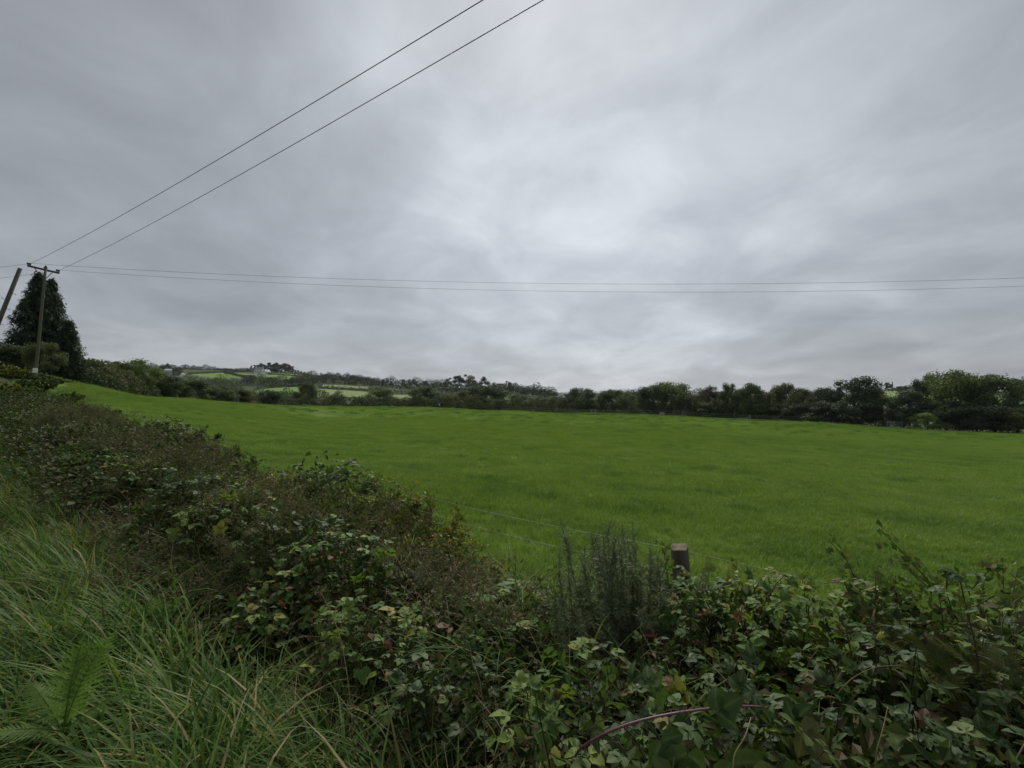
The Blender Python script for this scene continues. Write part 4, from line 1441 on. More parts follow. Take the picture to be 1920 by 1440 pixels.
def bar_gate(name, pa, pb_, h, bars, label, r=.028, legs=True, brace=True):
    A = np.array([pa[0], pa[1], float(ground(pa[0], pa[1]))])
    B = np.array([pb_[0], pb_[1], float(ground(pb_[0], pb_[1]))])
    e = empty(name, A, label, 'gate')
    D = B - A
    for k in range(2):
        m = MB()
        q = D * k
        m.tube([q + np.array([0, 0, -.2 if legs else .12]), q + np.array([0, 0, h])], r * 1.5, 8)
        obj('upright', m.mesh('upright', M['galv'], True), e)
    for k in range(bars):
        z = h - .05 - k * (h - .25) / max(1, bars - 1)
        m = MB()
        m.tube([np.array([0, 0, z]), D + np.array([0, 0, z])], r, 6)
        obj('bar', m.mesh('bar', M['galv'], True), e)
    if brace:
        m = MB()
        m.tube([np.array([0, 0, h - .1]), D + np.array([0, 0, .25])], r * .8, 6)
        obj('brace', m.mesh('brace', M['galv'], True), e)
    return e


bar_gate('metal_gate', pix(1664, 800, 99.5)[:2], pix(1692, 800, 98)[:2], 1.3, 5, 'galvanised bar gate in the right hand field boundary', .03)
bar_gate('gate_frame', pix(1108, 780, 105.4)[:2], pix(1117, 780, 105.2)[:2], 1.25, 3, 'small grey hurdle in the inner fence', .022)
far_fence('boundary_fence', [(1545, 795, 106), (1562, 795, 105), (1580, 795, 104), (1598, 795, 103.5), (1616, 796, 102.5), (1634, 797, 101.5), (1648, 797, 100.7), (1662, 798, 99.8),
                             (1694, 800, 97.8), (1706, 800, 97), (1716, 800, 96.5), (1735, 801, 95.5), (1750, 803, 95), (1764, 803, 94), (1776, 804, 93.5), (1800, 805, 92), (1830, 806, 90.5), (1862, 807, 89), (1900, 808, 87)],
          1.2, .06, 'weathered post and wire fence below the right hand trees', 3)
# a bright young shrub in the gap by the gate
tree('shrub', 1738, 774, 44, 93, 'bush1', 't_bright', 'bright yellow green shrub in the gap right of the metal gate', 'shrubs in the right hand gap')

bp = pix(1241, 779, 134)
bz0 = float(ground(bp[0], bp[1]))
e = empty('concrete_box', (bp[0], bp[1], bz0), 'small pale grey box standing below the broad right hand tree', 'box')
obj('body', MB().box((0, 0, .5), (1.15, 1.0, 1.2)).mesh('body', M['concrete']), e)
obj('lid', MB().box((0, 0, 1.165), (1.3, 1.15, .12)).mesh('lid', M['concrete']), e)
obj('hatch', MB().box((.1, -.52, .5), (.5, .05, .75)).mesh('hatch', M['galv']), e)


def horse():
    hp = pix(824, 768, 120)
    z = float(ground(hp[0], hp[1]))
    root = empty('horse', (hp[0], hp[1], z), 'small black and white horse standing at the crest of the field', 'horse')
    J = {  # x along the body (head at +x), z up
        'rump': (-.62, 0, 1.12, .27), 'belly': (-.1, 0, 1.05, .30), 'chest': (.42, 0, 1.10, .27), 'withers': (.5, 0, 1.25, .2), 'neck': (.78, 0, 1.48, .14), 'poll': (.98, 0, 1.68, .11), 'face': (1.2, 0, 1.50, .09), 'muzzle': (1.34, 0, 1.34, .06),
        'tail': (-.92, 0, 1.05, .06), 'tailend': (-.98, 0, .55, .05)}
    ed = [('rump', 'belly'), ('belly', 'chest'), ('chest', 'withers'), ('withers', 'neck'), ('neck', 'poll'), ('poll', 'face'), ('face', 'muzzle'), ('rump', 'tail'), ('tail', 'tailend')]
    for s_, nm in ((.15, 'l'), (-.15, 'r')):
        J['ear' + nm] = (.95, s_ * .4, 1.86, .03)
        ed.append(('poll', 'ear' + nm))
        J['stifle' + nm] = (-.55, s_, .80, .15)
        J['hock' + nm] = (-.78, s_, .48, .07)
        J['hfet' + nm] = (-.72, s_, .12, .05)
        J['hhoof' + nm] = (-.66, s_, .02, .065)
        ed += [('rump', 'stifle' + nm), ('stifle' + nm, 'hock' + nm), ('hock' + nm, 'hfet' + nm), ('hfet' + nm, 'hhoof' + nm)]
        J['elbow' + nm] = (.42, s_, .78, .11)
        J['knee' + nm] = (.46 + s_ * .5, s_, .45, .065)
        J['ffet' + nm] = (.44 + s_ * .5, s_, .12, .05)
        J['fhoof' + nm] = (.48 + s_ * .5, s_, .02, .065)
        ed += [('chest', 'elbow' + nm), ('elbow' + nm, 'knee' + nm), ('knee' + nm, 'ffet' + nm), ('ffet' + nm, 'fhoof' + nm)]
    keys = list(J)
    me = bpy.data.meshes.new('body')
    me.from_pydata([J[k][:3] for k in keys], [(keys.index(a), keys.index(b)) for a, b in ed], [])
    o = obj('body', me, root)
    o.rotation_euler = (0, 0, math.radians(-22))
    md = o.modifiers.new('skin', 'SKIN')
    for k, key in enumerate(keys):
        me.skin_vertices[0].data[k].radius = (J[key][3], J[key][3])
    me.skin_vertices[0].data[0].use_root = True
    md.use_smooth_shade = True
    o.modifiers.new('sub', 'SUBSURF').levels = 2
    o.modifiers['sub'].render_levels = 2
    mm, nt, p, out = base_mat('piebald_coat')
    tc = nt.nodes.new('ShaderNodeTexCoord')
    sep = nt.nodes.new('ShaderNodeSeparateXYZ')
    nt.links.new(tc.outputs['Object'], sep.inputs[0])
    nz = noise(nt, tc.outputs['Object'], 1.6, 2)
    # white patch on the belly and lower legs
    d1 = math_node(nt, 'ABSOLUTE', math_node(nt, 'SUBTRACT', sep.outputs[0], 0.12))
    up = math_node(nt, 'MAXIMUM', math_node(nt, 'SUBTRACT', sep.outputs[2], 1.05), 0.0)
    f = math_node(nt, 'SUBTRACT', math_node(nt, 'MULTIPLY', math_node(nt, 'SUBTRACT', 0.24, d1), 4.0), math_node(nt, 'MULTIPLY', up, 4.0))
    f = math_node(nt, 'ADD', f, math_node(nt, 'MULTIPLY', math_node(nt, 'SUBTRACT', nz, 0.5), 0.6))
    col = ramp_node(nt, f, [(0.20, (0.016, 0.014, 0.014)), (0.25, (0.62, 0.60, 0.56))])
    nt.links.new(col, p.inputs['Base Color'])
    p.inputs['Roughness'].default_value = 0.6
    me.materials.append(mm)


horse()


# ---------------------------------------------------------------- roadside vegetation
def hedge_point(px, s):
    """ground position on the strip at distance s, seen at photo column px"""
    u = (px - 960) / F
    Y = s / (NY + NX * u)
    return u * Y, Y


def leaflet(L, W, droop, fold, base, yaw, n=7, seed=0):
    """one toothed leaflet as a folded strip; returns verts, faces, midrib flags"""
    k = np.linspace(0, 1, n)
    wid = W * 0.5 * np.sin(math.pi * k ** 0.80) ** 0.75
    wid[1:-1] *= 1 + 0.07 * np.array([(-1) ** q for q in range(n - 2)])
    y = k * L
    z = -droop * L * k ** 1.8
    up = fold * wid
    A = np.stack([-wid, y - .04 * L * (k > 0), z + up], -1)
    C = np.stack([np.zeros(n), y, z], -1)
    B = np.stack([wid, y - .04 * L * (k > 0), z + up], -1)
    V = np.stack([A, C, B], 1).reshape(-1, 3)
    c, s_ = math.cos(yaw), math.sin(yaw)
    V = V @ np.array([[c, s_, 0], [-s_, c, 0], [0, 0, 1]]) + np.array(base)
    f = []
    for q in range(n - 1):
        o = q * 3
        f += [[o, o + 1, o + 4, o + 3], [o + 1, o + 2, o + 5, o + 4]]
    mid = np.tile([0.0, 1.0, 0.0], n)
    return V, np.array(f), mid


def leaf_mesh(name, kind, mat, seed):
    r = np.random.default_rng(seed)
    m = MB()
    mids = []

    def put(L, W, base, yaw):
        V, f, mid = leaflet(L, W, r.uniform(.10, .38), r.uniform(.10, .38), base, yaw, 7)
        m.add(V, f, 0.0)
        mids.append(mid)

    pet = r.uniform(.030, .045)
    if kind in (3, 5):
        put(r.uniform(.062, .074), r.uniform(.044, .054), (0, pet, 0), 0)
        put(r.uniform(.048, .058), r.uniform(.034, .042), (0, pet - .004, .001), 1.15)
        put(r.uniform(.048, .058), r.uniform(.034, .042), (0, pet - .004, .001), -1.15)
        if kind == 5:
            put(r.uniform(.036, .044), r.uniform(.024, .03), (0, pet - .014, -.001), 1.95)
            put(r.uniform(.036, .044), r.uniform(.024, .03), (0, pet - .014, -.001), -1.95)
    else:
        put(r.uniform(.05, .07), r.uniform(.028, .04), (0, pet * .6, 0), 0)
    n0 = m.n
    m.tube([(0, 0, 0), (0, pet * .6, .003), (0, pet, 0)], [.0013, .0011, .0009], 4, False)
    mids.append(np.full(m.n - n0, .8))
    me = m.mesh(name, mat, True)
    a = me.attributes.new('mid', 'FLOAT', 'POINT')
    a.data.foreach_set('value', np.concatenate(mids).astype(np.float32))
    return me


LEAVES = {k: [leaf_mesh('leaf', kd, M[k], 100 + q) for q, kd in enumerate((3, 3, 3, 3, 5, 1))] for k in ('bramble', 'bramble_dark')}
CAMP = np.array([0, 0, EYE])


def frame(d, n):
    y = d / (np.linalg.norm(d) + 1e-9)
    x = np.cross(y, n)
    x /= np.linalg.norm(x) + 1e-9
    z = np.cross(x, y)
    return Matrix(((x[0], y[0], z[0]), (x[1], y[1], z[1]), (x[2], y[2], z[2])))


def put_leaf(root, me, p, d, n, s_, roll=0.0):
    o = bpy.data.objects.new('leaf', me)
    COL.objects.link(o)
    o.parent = root
    o.location = p
    o.rotation_euler = frame(d, n).to_euler()
    o.scale = (s_, s_, s_)
    return o


def bramble(px, pytop, s, rs, rt, label, seed, ncane=9, nextra=120, mat='bramble', size=1.0, name='bramble_bush', inner=420, thin=1.0, innermat='inner', group='brambles of the roadside hedge'):
    r = np.random.default_rng(seed)
    x, y = hedge_point(px, s)
    z0 = float(bank(x, y))
    h = max(0.3, pix(px, pytop, y)[2] - z0)
    e = empty(name, (x, y, z0), label, 'bramble', group)
    Tv, Nv = np.array([TX, TY, 0]), np.array([NX, NY, 0])
    tocam = norm(CAMP - np.array([x, y, z0 + h * .6]))

    def shell(th, ph):
        q = math.sin(th) ** .8
        return Tv * rt * q * math.cos(ph) + Nv * rs * q * math.sin(ph) + np.array([0, 0, h * max(0.0, math.cos(th)) ** .75])

    def outward(th, ph):
        return norm(Tv * math.sin(th) * math.cos(ph) + Nv * math.sin(th) * math.sin(ph) + np.array([0, 0, math.cos(th) + .25]))

    for c in range(ncane):
        ph, th = r.uniform(0, 6.28), r.uniform(.45, 1.35)
        end = shell(th, ph) * r.uniform(.95, 1.12)
        st_ = (Tv * r.normal(0, rt * .3) + Nv * r.normal(0, rs * .3))
        ctl = st_ * .5 + end * .5
        ctl[2] = h * r.uniform(1.0, 1.32)
        k = np.linspace(0, 1, 12)[:, None]
        path = st_ * (1 - k) ** 2 + 2 * ctl * k * (1 - k) + end * k ** 2
        path += np.cumsum(r.normal(0, .006, path.shape), 0)
        m = MB()
        m.tube(path, np.linspace(.0030, .0011, 12), 5)
        obj('cane', m.mesh('cane', M['cane'], True), e)
        for q in range(4, 12):
            if r.random() > .9 * thin:
                continue
            tan = norm(path[min(q + 1, 11)] - path[q - 1])
            sd = norm(np.cross(tan, [0, 0, 1]))
            sg = 1 if q % 2 else -1
            d = norm(sd * sg + tan * .5 + np.array([0, 0, r.uniform(-.1, .5)]) + r.normal(0, .2, 3))
            n_ = norm(np.array([0, 0, 1.0]) + r.normal(0, .35, 3) + tocam * .25)
            put_leaf(e, LEAVES[mat][r.integers(0, 6)], path[q], d, n_, size * r.uniform(.7, 1.15) * (1.05 - .03 * q))
    for c in range(int(nextra * thin)):
        for _ in range(6):
            ph, th = r.uniform(0, 6.28), math.acos(r.uniform(-.02, 1))
            o = outward(th, ph)
            if float(o @ tocam) > -.15 or r.random() < .2:
                break
        p = shell(th, ph) * r.uniform(.80, 1.05) + r.normal(0, .02, 3)
        d = norm(o * .5 + r.normal(0, .7, 3) + np.array([0, 0, -.15]))
        n_ = norm(o * .8 + np.array([0, 0, .8]) + r.normal(0, .38, 3))
        put_leaf(e, LEAVES[mat][r.integers(0, 6)], p, d, n_, size * r.uniform(.45, 1.22))
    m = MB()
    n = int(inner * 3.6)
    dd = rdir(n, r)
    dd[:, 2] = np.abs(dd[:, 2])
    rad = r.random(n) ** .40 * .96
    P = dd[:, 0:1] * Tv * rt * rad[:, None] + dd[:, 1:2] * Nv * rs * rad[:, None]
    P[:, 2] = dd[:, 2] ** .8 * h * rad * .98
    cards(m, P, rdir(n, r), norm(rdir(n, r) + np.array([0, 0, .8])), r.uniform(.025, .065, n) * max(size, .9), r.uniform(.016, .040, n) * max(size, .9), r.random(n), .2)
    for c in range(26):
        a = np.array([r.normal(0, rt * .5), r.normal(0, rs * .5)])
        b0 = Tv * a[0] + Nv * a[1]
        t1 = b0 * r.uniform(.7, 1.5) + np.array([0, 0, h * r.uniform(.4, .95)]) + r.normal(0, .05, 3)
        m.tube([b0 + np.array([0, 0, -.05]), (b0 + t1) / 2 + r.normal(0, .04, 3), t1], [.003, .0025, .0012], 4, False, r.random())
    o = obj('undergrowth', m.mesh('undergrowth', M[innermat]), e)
    o['kind'] = 'stuff'
    return e


# near right and centre
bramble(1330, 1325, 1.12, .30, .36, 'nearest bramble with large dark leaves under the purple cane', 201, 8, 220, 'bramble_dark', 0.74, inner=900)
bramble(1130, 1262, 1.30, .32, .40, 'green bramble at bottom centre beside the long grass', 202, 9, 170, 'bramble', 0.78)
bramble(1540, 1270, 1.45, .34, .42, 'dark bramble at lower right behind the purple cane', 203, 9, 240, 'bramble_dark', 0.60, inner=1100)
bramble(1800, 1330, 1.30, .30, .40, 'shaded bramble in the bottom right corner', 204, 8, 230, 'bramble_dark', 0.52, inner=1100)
bramble(985, 1118, 1.85, .36, .42, 'leafy green bramble left of the gorse bush', 205, 10, 170, 'bramble', 0.80)
bramble(1375, 1085, 2.10, .36, .40, 'bramble growing just right of the wooden fence post', 206, 10, 170, 'bramble', 0.70, inner=600)
bramble(1620, 1085, 2.05, .38, .44, 'bramble with reddish leaves reaching up before the field on the right', 207, 11, 190, 'bramble', 0.62, inner=700)
bramble(1850, 1105, 1.95, .40, .46, 'bramble mound at the right edge before the field', 208, 10, 180, 'bramble_dark', 0.60, inner=800)
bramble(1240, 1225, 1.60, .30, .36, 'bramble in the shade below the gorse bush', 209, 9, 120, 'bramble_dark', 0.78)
bramble(860, 1170, 1.75, .36, .50, 'bramble patch in the middle of the hedge front', 210, 9, 120, 'bramble', 0.85)
bramble(700, 1065, 1.80, .36, .55, 'bramble below the yellowing hawthorn', 211, 9, 110, 'bramble', 0.90)
# the hedge to the left
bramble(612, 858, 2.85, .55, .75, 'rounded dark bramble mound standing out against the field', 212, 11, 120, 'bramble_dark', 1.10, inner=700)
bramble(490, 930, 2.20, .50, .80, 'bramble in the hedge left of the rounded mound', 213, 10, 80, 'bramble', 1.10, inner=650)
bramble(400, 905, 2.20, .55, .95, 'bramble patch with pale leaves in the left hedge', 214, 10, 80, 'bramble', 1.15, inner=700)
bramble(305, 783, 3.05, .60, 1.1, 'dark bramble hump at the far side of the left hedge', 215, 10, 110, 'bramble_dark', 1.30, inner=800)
bramble(240, 842, 2.10, .55, 1.2, 'green bramble on the shoulder of the left hedge', 216, 9, 80, 'bramble', 1.25, inner=700)
bramble(110, 880, 1.65, .50, 1.0, 'bramble with broad leaves near the left verge', 217, 9, 70, 'bramble', 1.30, inner=600)
bramble(340, 1000, 1.60, .40, .70, 'low dark bramble at the foot of the left hedge', 218, 8, 70, 'bramble_dark', 1.05, inner=600)


bramble(1292, 1066, 2.32, .24, .26, 'little bramble clump hiding the foot of the wooden post', 229, 6, 70, 'bramble', .7, inner=260)
bramble(700, 1135, 1.28, .26, .34, 'low bramble beside the broken dry stalk, edging into the long grass', 230, 7, 80, 'bramble', .75, inner=380)
bramble(835, 1215, 1.22, .24, .32, 'low bramble in the long grass at bottom centre', 231, 7, 80, 'bramble_dark', .72, inner=380)
bramble(520, 1085, 1.22, .26, .36, 'small bramble outcrop at the top of the long grass', 232, 7, 70, 'bramble', .85, inner=380)
# the front face of the left hedge
bramble(640, 992, 1.55, .34, .44, 'bramble at the hedge front left of the broken dry stalk', 221, 9, 90, 'bramble', .9, inner=600)
bramble(545, 950, 1.55, .36, .52, 'bramble bulging out of the hedge over the long grass', 222, 9, 90, 'bramble_dark', .95, inner=650)
bramble(440, 918, 1.55, .38, .60, 'bramble with mixed leaves on the hedge front behind the slanting stalk', 223, 9, 90, 'bramble', 1.0, inner=700)
bramble(350, 886, 1.50, .38, .70, 'dark bramble on the hedge front above the grass edge', 224, 9, 85, 'bramble_dark', 1.1, inner=700)
bramble(262, 858, 1.50, .40, .85, 'bramble on the hedge front with withered stems', 225, 8, 80, 'bramble', 1.15, inner=700)
bramble(180, 832, 1.45, .42, 1.0, 'bramble low on the hedge front further left', 226, 8, 75, 'bramble', 1.25, inner=700)
bramble(105, 806, 1.40, .45, 1.3, 'bramble at the hedge front near the left edge', 227, 8, 75, 'bramble_dark', 1.4, inner=800)
bramble(40, 775, 1.25, .5, 1.6, 'bramble at the left edge of the picture', 228, 8, 70, 'bramble', 1.6, inner=800)


# small leaved hedge shrubs (hawthorn and the like)
def shrub(px, pytop, s, rs, rt, label, seed, mat='haw', nbranch=16, nleaf=2600, leaf=.026, name='hawthorn_shrub', cat='shrub', twiggy=1.0, group='shrubs of the roadside hedge'):
    r = np.random.default_rng(seed)
    x, y = hedge_point(px, s)
    z0 = float(bank(x, y))
    h = max(.3, pix(px, pytop, y)[2] - z0)
    e = empty(name, (x, y, z0), label, cat, group)
    Tv, Nv = np.array([TX, TY, 0]), np.array([NX, NY, 0])
    lm = MB()
    per = int(nleaf * 1.45) // nbranch
    leaf = leaf * 1.5
    for c in range(nbranch):
        a, q = r.uniform(0, 6.28), r.random() ** .5
        b0 = Tv * r.normal(0, rt * .18) + Nv * r.normal(0, rs * .18)
        tip = Tv * rt * q * math.cos(a) + Nv * rs * q * math.sin(a) + np.array([0, 0, h * (r.uniform(.75, 1.08) - .35 * q ** 2)])
        mid = (b0 + tip) / 2 + np.array([0, 0, h * .12]) + r.normal(0, .04, 3)
        k = np.linspace(0, 1, 7)[:, None]
        path = b0 * (1 - k) ** 2 + 2 * mid * k * (1 - k) + tip * k ** 2 + r.normal(0, .008, (7, 3))
        m = MB()
        m.tube(path, np.linspace(.007, .0015, 7) * twiggy, 5)
        twigs = []
        for w in range(9):
            kk = r.uniform(.3, 1)
            b = np.array([np.interp(kk, k[:, 0], path[:, i]) for i in range(3)])
            t1 = b + norm(r.normal(0, 1, 3) + np.array([0, 0, .5])) * r.uniform(.06, .20) * (h + .3)
            m.tube([b, (b + t1) / 2 + r.normal(0, .008, 3), t1], [.0022, .0017, .0008], 4, False)
            twigs.append((b, t1))
        obj('branch', m.mesh('branch', M['twig']), e)
        nt_ = len(twigs)
        sel = r.integers(0, nt_, per)
        f = r.random(per)
        B = np.array([t[0] for t in twigs])[sel]
        Q = np.array([t[1] for t in twigs])[sel]
        cen = B + (Q - B) * f[:, None] + r.normal(0, .022, (per, 3))
        cards(lm, cen, norm(Q - B + rdir(per, r) * .12), norm(rdir(per, r) + np.array([0, 0, .9])), r.uniform(.7, 1.35, per) * leaf, r.uniform(.5, .85, per) * leaf,
              np.clip(r.normal(.45, .28, per), 0, .99), .2)
    lo = obj('foliage', lm.mesh('foliage', M[mat]), e)
    lo['kind'] = 'stuff'
    return e


shrub(805, 968, 2.62, .42, .62, 'yellowing hawthorn with bare twig tips before the open field', 301, 'haw', 22, 4200, .024)
shrub(700, 905, 2.75, .45, .75, 'olive hawthorn left of the yellowing one', 302, 'haw', 20, 4200, .025)
shrub(545, 930, 2.30, .45, .80, 'small leaved green shrub in front of the rounded mound', 303, 'hedge', 18, 3600, .028)
shrub(865, 1022, 2.50, .32, .42, 'thin twiggy seedling shrub at the end of the hawthorn', 304, 'haw', 12, 1200, .022)
shrub(1230, 1060, 2.45, .30, .40, 'small leaved shrub at the foot of the wooden post', 305, 'hedge', 12, 1500, .022)
shrub(1500, 1110, 2.30, .30, .40, 'low shrub with mixed leaves right of the fence post', 306, 'haw', 12, 1500, .022)
shrub(1760, 1075, 2.25, .40, .50, 'fine leaved shrub before the field at right', 307, 'hedge', 16, 2600, .022)
shrub(1920, 1050, 2.25, .40, .50, 'fine leaved shrub at the right edge of the picture', 308, 'hedge', 16, 2600, .022)
shrub(450, 872, 2.8, .55, .9, 'brownish shrub left of the rounded bramble mound', 309, 'dead', 18, 2000, .030)
shrub(365, 830, 3.0, .5, .9, 'twiggy brown and green shrub behind the dark bramble hump', 310, 'hedge', 18, 3000, .032)
shrub(230, 795, 2.6, .7, 1.3, 'reddish brown dying shrub on top of the left hedge', 311, 'dead', 20, 3600, .036)
shrub(170, 775, 2.5, .7, 1.6, 'mixed green shrub on the left hedge below the field corner', 312, 'hedge', 20, 4200, .045)
shrub(190, 770, 3.6, .7, 1.8, 'grey green shrub on the field side of the left hedge', 313, 'hedge', 18, 4000, .045)
shrub(60, 800, 1.9, .7, 1.8, 'brown dry shrub at the left edge of the hedge', 314, 'dead', 20, 4200, .040)
shrub(100, 752, 2.9, .9, 2.2, 'olive hedge shrub below the tall pole', 315, 'haw', 18, 4200, .06)
shrub(30, 735, 2.2, .8, 2.4, 'olive brown hedge shrub at the left edge below the leaning pole', 316, 'haw', 18, 4200, .06)
shrub(130, 738, 4.4, .9, 2.6, 'dark hedge shrub at the near corner of the field', 317, 'hedge', 18, 3600, .07)
shrub(75, 706, 4.0, 1.2, 3.4, 'leafy shrub hiding the foot of the tall pole', 318, 'hedge', 22, 6000, .11)
shrub(-10, 716, 1.6, 1.0, 2.6, 'olive shrub cut by the left edge before the leaning pole', 320, 'haw', 20, 5000, .08)
shrub(40, 726, 1.9, .9, 2.4, 'dull green hedge shrub left of the pole foot', 321, 'hedge', 20, 5000, .07)
shrub(5, 770, 1.1, .7, 1.8, 'dry brown shrub low at the left edge of the picture', 322, 'dead', 18, 3600, .045)
shrub(95, 775, 2.1, .7, 1.8, 'olive shrub in the middle of the left hedge', 323, 'haw', 20, 4600, .05)
shrub(15, 688, 2.8, 1.4, 3.6, 'tall olive shrub at the left edge of the picture', 319, 'haw', 24, 7000, .11)


shrub(755, 925, 2.75, .45, .65, 'yellow green hawthorn between the olive and the yellowing ones', 324, 'haw', 22, 4200, .026)
shrub(650, 890, 2.6, .45, .75, 'leafy shrub at the right foot of the rounded mound', 325, 'hedge', 20, 4000, .030)
shrub(525, 892, 2.75, .5, .8, 'green shrub at the left foot of the rounded mound', 326, 'haw', 20, 3800, .030)
shrub(415, 848, 2.9, .55, .95, 'dark shrub in the dip of the left hedge', 327, 'hedge', 20, 3800, .034)
shrub(350, 812, 2.9, .55, 1.0, 'green and brown shrub beside the dark bramble hump', 328, 'dead', 20, 3600, .036)
shrub(265, 790, 2.9, .6, 1.2, 'dense green shrub left of the dark bramble hump', 329, 'hedge', 20, 4000, .040)
shrub(620, 985, 2.0, .4, .7, 'low green shrub in the shade of the hawthorns', 330, 'hedge', 18, 3200, .028)
shrub(470, 965, 1.8, .4, .8, 'tangled low shrub at the hedge front', 331, 'hedge', 18, 3200, .030)
shrub(180, 850, 1.7, .5, 1.2, 'mixed shrub at the hedge front on the left', 332, 'haw', 18, 3200, .036)


# gorse
def gorse():
    r = np.random.default_rng(55)
    x, y = hedge_point(1165, 2.05)
    z0 = float(bank(x, y))
    e = empty('gorse_bush', (x, y, z0), 'grey green spiny gorse bush left of the wooden post', 'gorse bush')
    shoots = []
    for px, py, Y in [(1052, 976, 2.30), (1066, 1018, 2.26), (1108, 1000, 2.40), (1128, 981, 2.44), (1146, 976, 2.40), (1166, 984, 2.46), (1186, 980, 2.40), (1150, 1006, 2.3), (1176, 1012, 2.3), (1096, 1024, 2.3)]:
        shoots.append((pix(px, py, Y), 1))
    for k in range(96):
        px, py = r.normal(1178, 70), 0
        py = 1012 + abs(px - 1150) * .36 + r.uniform(-15, 165)
        shoots.append((pix(px, py, r.uniform(2.0, 2.5)), 0))
    for tip, tall in shoots:
        tip = tip - np.array([x, y, z0])
        foot = np.array([tip[0] * .35 + r.normal(0, .04), tip[1] * .35 + r.normal(0, .04), 0.0])
        ctl = (foot + tip) / 2 + np.array([tip[0] * .18, tip[1] * .18, -.02]) + r.normal(0, .065, 3)
        k = np.linspace(0, 1, 9)[:, None]
        path = foot * (1 - k) ** 2 + 2 * ctl * k * (1 - k) + tip * k ** 2
        m = MB()
        m.tube(path, np.linspace(.005, .0015, 9), 5, True, .3)
        Ls = np.linalg.norm(np.diff(path, axis=0), axis=1).sum()
        n = int((520 if tall else 800) * Ls) + 60
        kk = 1 - r.random(n) ** 1.15 * .85
        c = np.stack([np.interp(kk, k[:, 0], path[:, i]) for i in range(3)], -1)
        d = norm(rdir(n, r) + (tip - foot) / np.linalg.norm(tip - foot) * .55)
        ln = r.uniform(.016, .040, n) * (1.15 - .5 * (kk > .93))
        cards(m, c + d * ln[:, None] * .5, d, rdir(n, r), ln, ln * .10, np.clip(r.normal(.5, .25, n), 0, .97), .1)
        # side sprigs
        for w in range(11):
            q = r.uniform(.25, .97)
            b = np.array([np.interp(q, k[:, 0], path[:, i]) for i in range(3)])
            dd = norm(rdir(1, r)[0] + np.array([0, 0, .75]))
            L = r.uniform(.04, .13)
            n2 = 46
            f = r.random(n2)
            c = b + dd * (L * f)[:, None]
            d = norm(rdir(n2, r) + dd * .6)
            ln = r.uniform(.010, .022, n2)
            cards(m, c + d * ln[:, None] * .5, d, rdir(n2, r), ln, ln * .12, np.clip(r.normal(.5, .25, n2), 0, .97), .1)
        obj('shoot', m.mesh('shoot', M['gorse']), e)


gorse()


# ferns
def frond_mb(L, W, n, r, curve=.5, dense=1.0):
    m = MB()
    k = np.linspace(0, 1, 14)
    zc = L * (k * math.cos(.2) - 0)
    path = np.stack([np.zeros(14), L * (k - .12 * k ** 3), -curve * L * k ** 2.2], -1)
    m.tube(path, np.linspace(.0028, .0007, 14), 4, False, .5)
    for q in range(n):
        f = .12 + .86 * q / (n - 1)
        p = np.array([np.interp(f, k, path[:, i]) for i in range(3)])
        wl = W * .5 * (math.sin(math.pi * min(1, .30 + .70 * f)) ** .8 if f > .28 else (.55 + .45 * f / .28)) * (1 - f ** 5)
        wl = max(wl, .006)
        for sg in (-1, 1):
            d = norm(np.array([sg * 1.0, .38 + .25 * f, -.12 + r.normal(0, .06)]))
            ns = 8
            kk = np.linspace(0, 1, ns)
            wd = min(wl * .125, L * .86 / n * .36) * (1 - kk ** 2.2) * dense + .0003
            wd[1:-1] *= 1 + .30 * np.array([(-1) ** z for z in range(ns - 2)])
            sd = norm(np.cross(d, [0, 0, 1]))
            c = p + d * (wl * kk)[:, None] + np.array([0, 0, -1]) * (wl * .16 * kk ** 2)[:, None]
            V = np.concatenate([c + sd * wd[:, None], c - sd * wd[:, None]])
            m.add(V, np.array([[z, z + 1, ns + z + 1, ns + z] for z in range(ns - 1)]), r.uniform(.2, .8))
    return m


def fern(px, py, Y, fronds, label, seed, mat='fern', name='fern', size=.42, n=20, group=None):
    """py: row of the plant's base"""
    r = np.random.default_rng(seed)
    b = pix(px, py, Y)
    e = empty(name, b, label, 'fern', group)
    for az, el, L, roll in fronds:
        m = frond_mb(L, L * r.uniform(.42, .52), n, r, r.uniform(.15, .4))
        o = obj('frond', m.mesh('frond', M[mat]), e)
        R = Matrix.Rotation(math.radians(az), 3, 'Z') @ Matrix.Rotation(math.radians(el), 3, 'X') @ Matrix.Rotation(math.radians(roll), 3, 'Y')
        o.rotation_euler = R.to_euler()
    return e


fern(118, 1372, 1.62, [(-10, 74, .36, 4), (28, 70, .34, -8), (70, 42, .28, 0), (-60, 40, .27, 0), (120, 30, .24, 0)], 'bright green fern in the long grass at the lower left', 61)
fern(1800, 1310, 1.30, [(20, 62, .24, 0), (60, 48, .28, 8), (-25, 40, .25, 0), (100, 38, .26, -6)], 'dull olive bracken among the brambles at lower right', 62, 'fern_dull', 'bracken', n=26)
fern(1895, 1330, 1.25, [(0, 66, .22, 0), (50, 55, .26, 10), (-40, 48, .24, 0)], 'dull bracken at the right edge above the dark corner', 63, 'fern_dull', 'bracken', n=26)
fern(1690, 1250, 1.60, [(10, 60, .24, 0), (70, 42, .27, 0), (-50, 44, .22, 0)], 'small bracken tuft right of the arching dry stalk', 64, 'fern_dull', 'bracken', n=24)
fern(1655, 1130, 1.95, [(-30, 55, .18, 0), (40, 55, .20, 0), (90, 40, .18, 0)], 'little bracken plant high in the right hand brambles', 65, 'fern_dull', 'bracken', n=22)


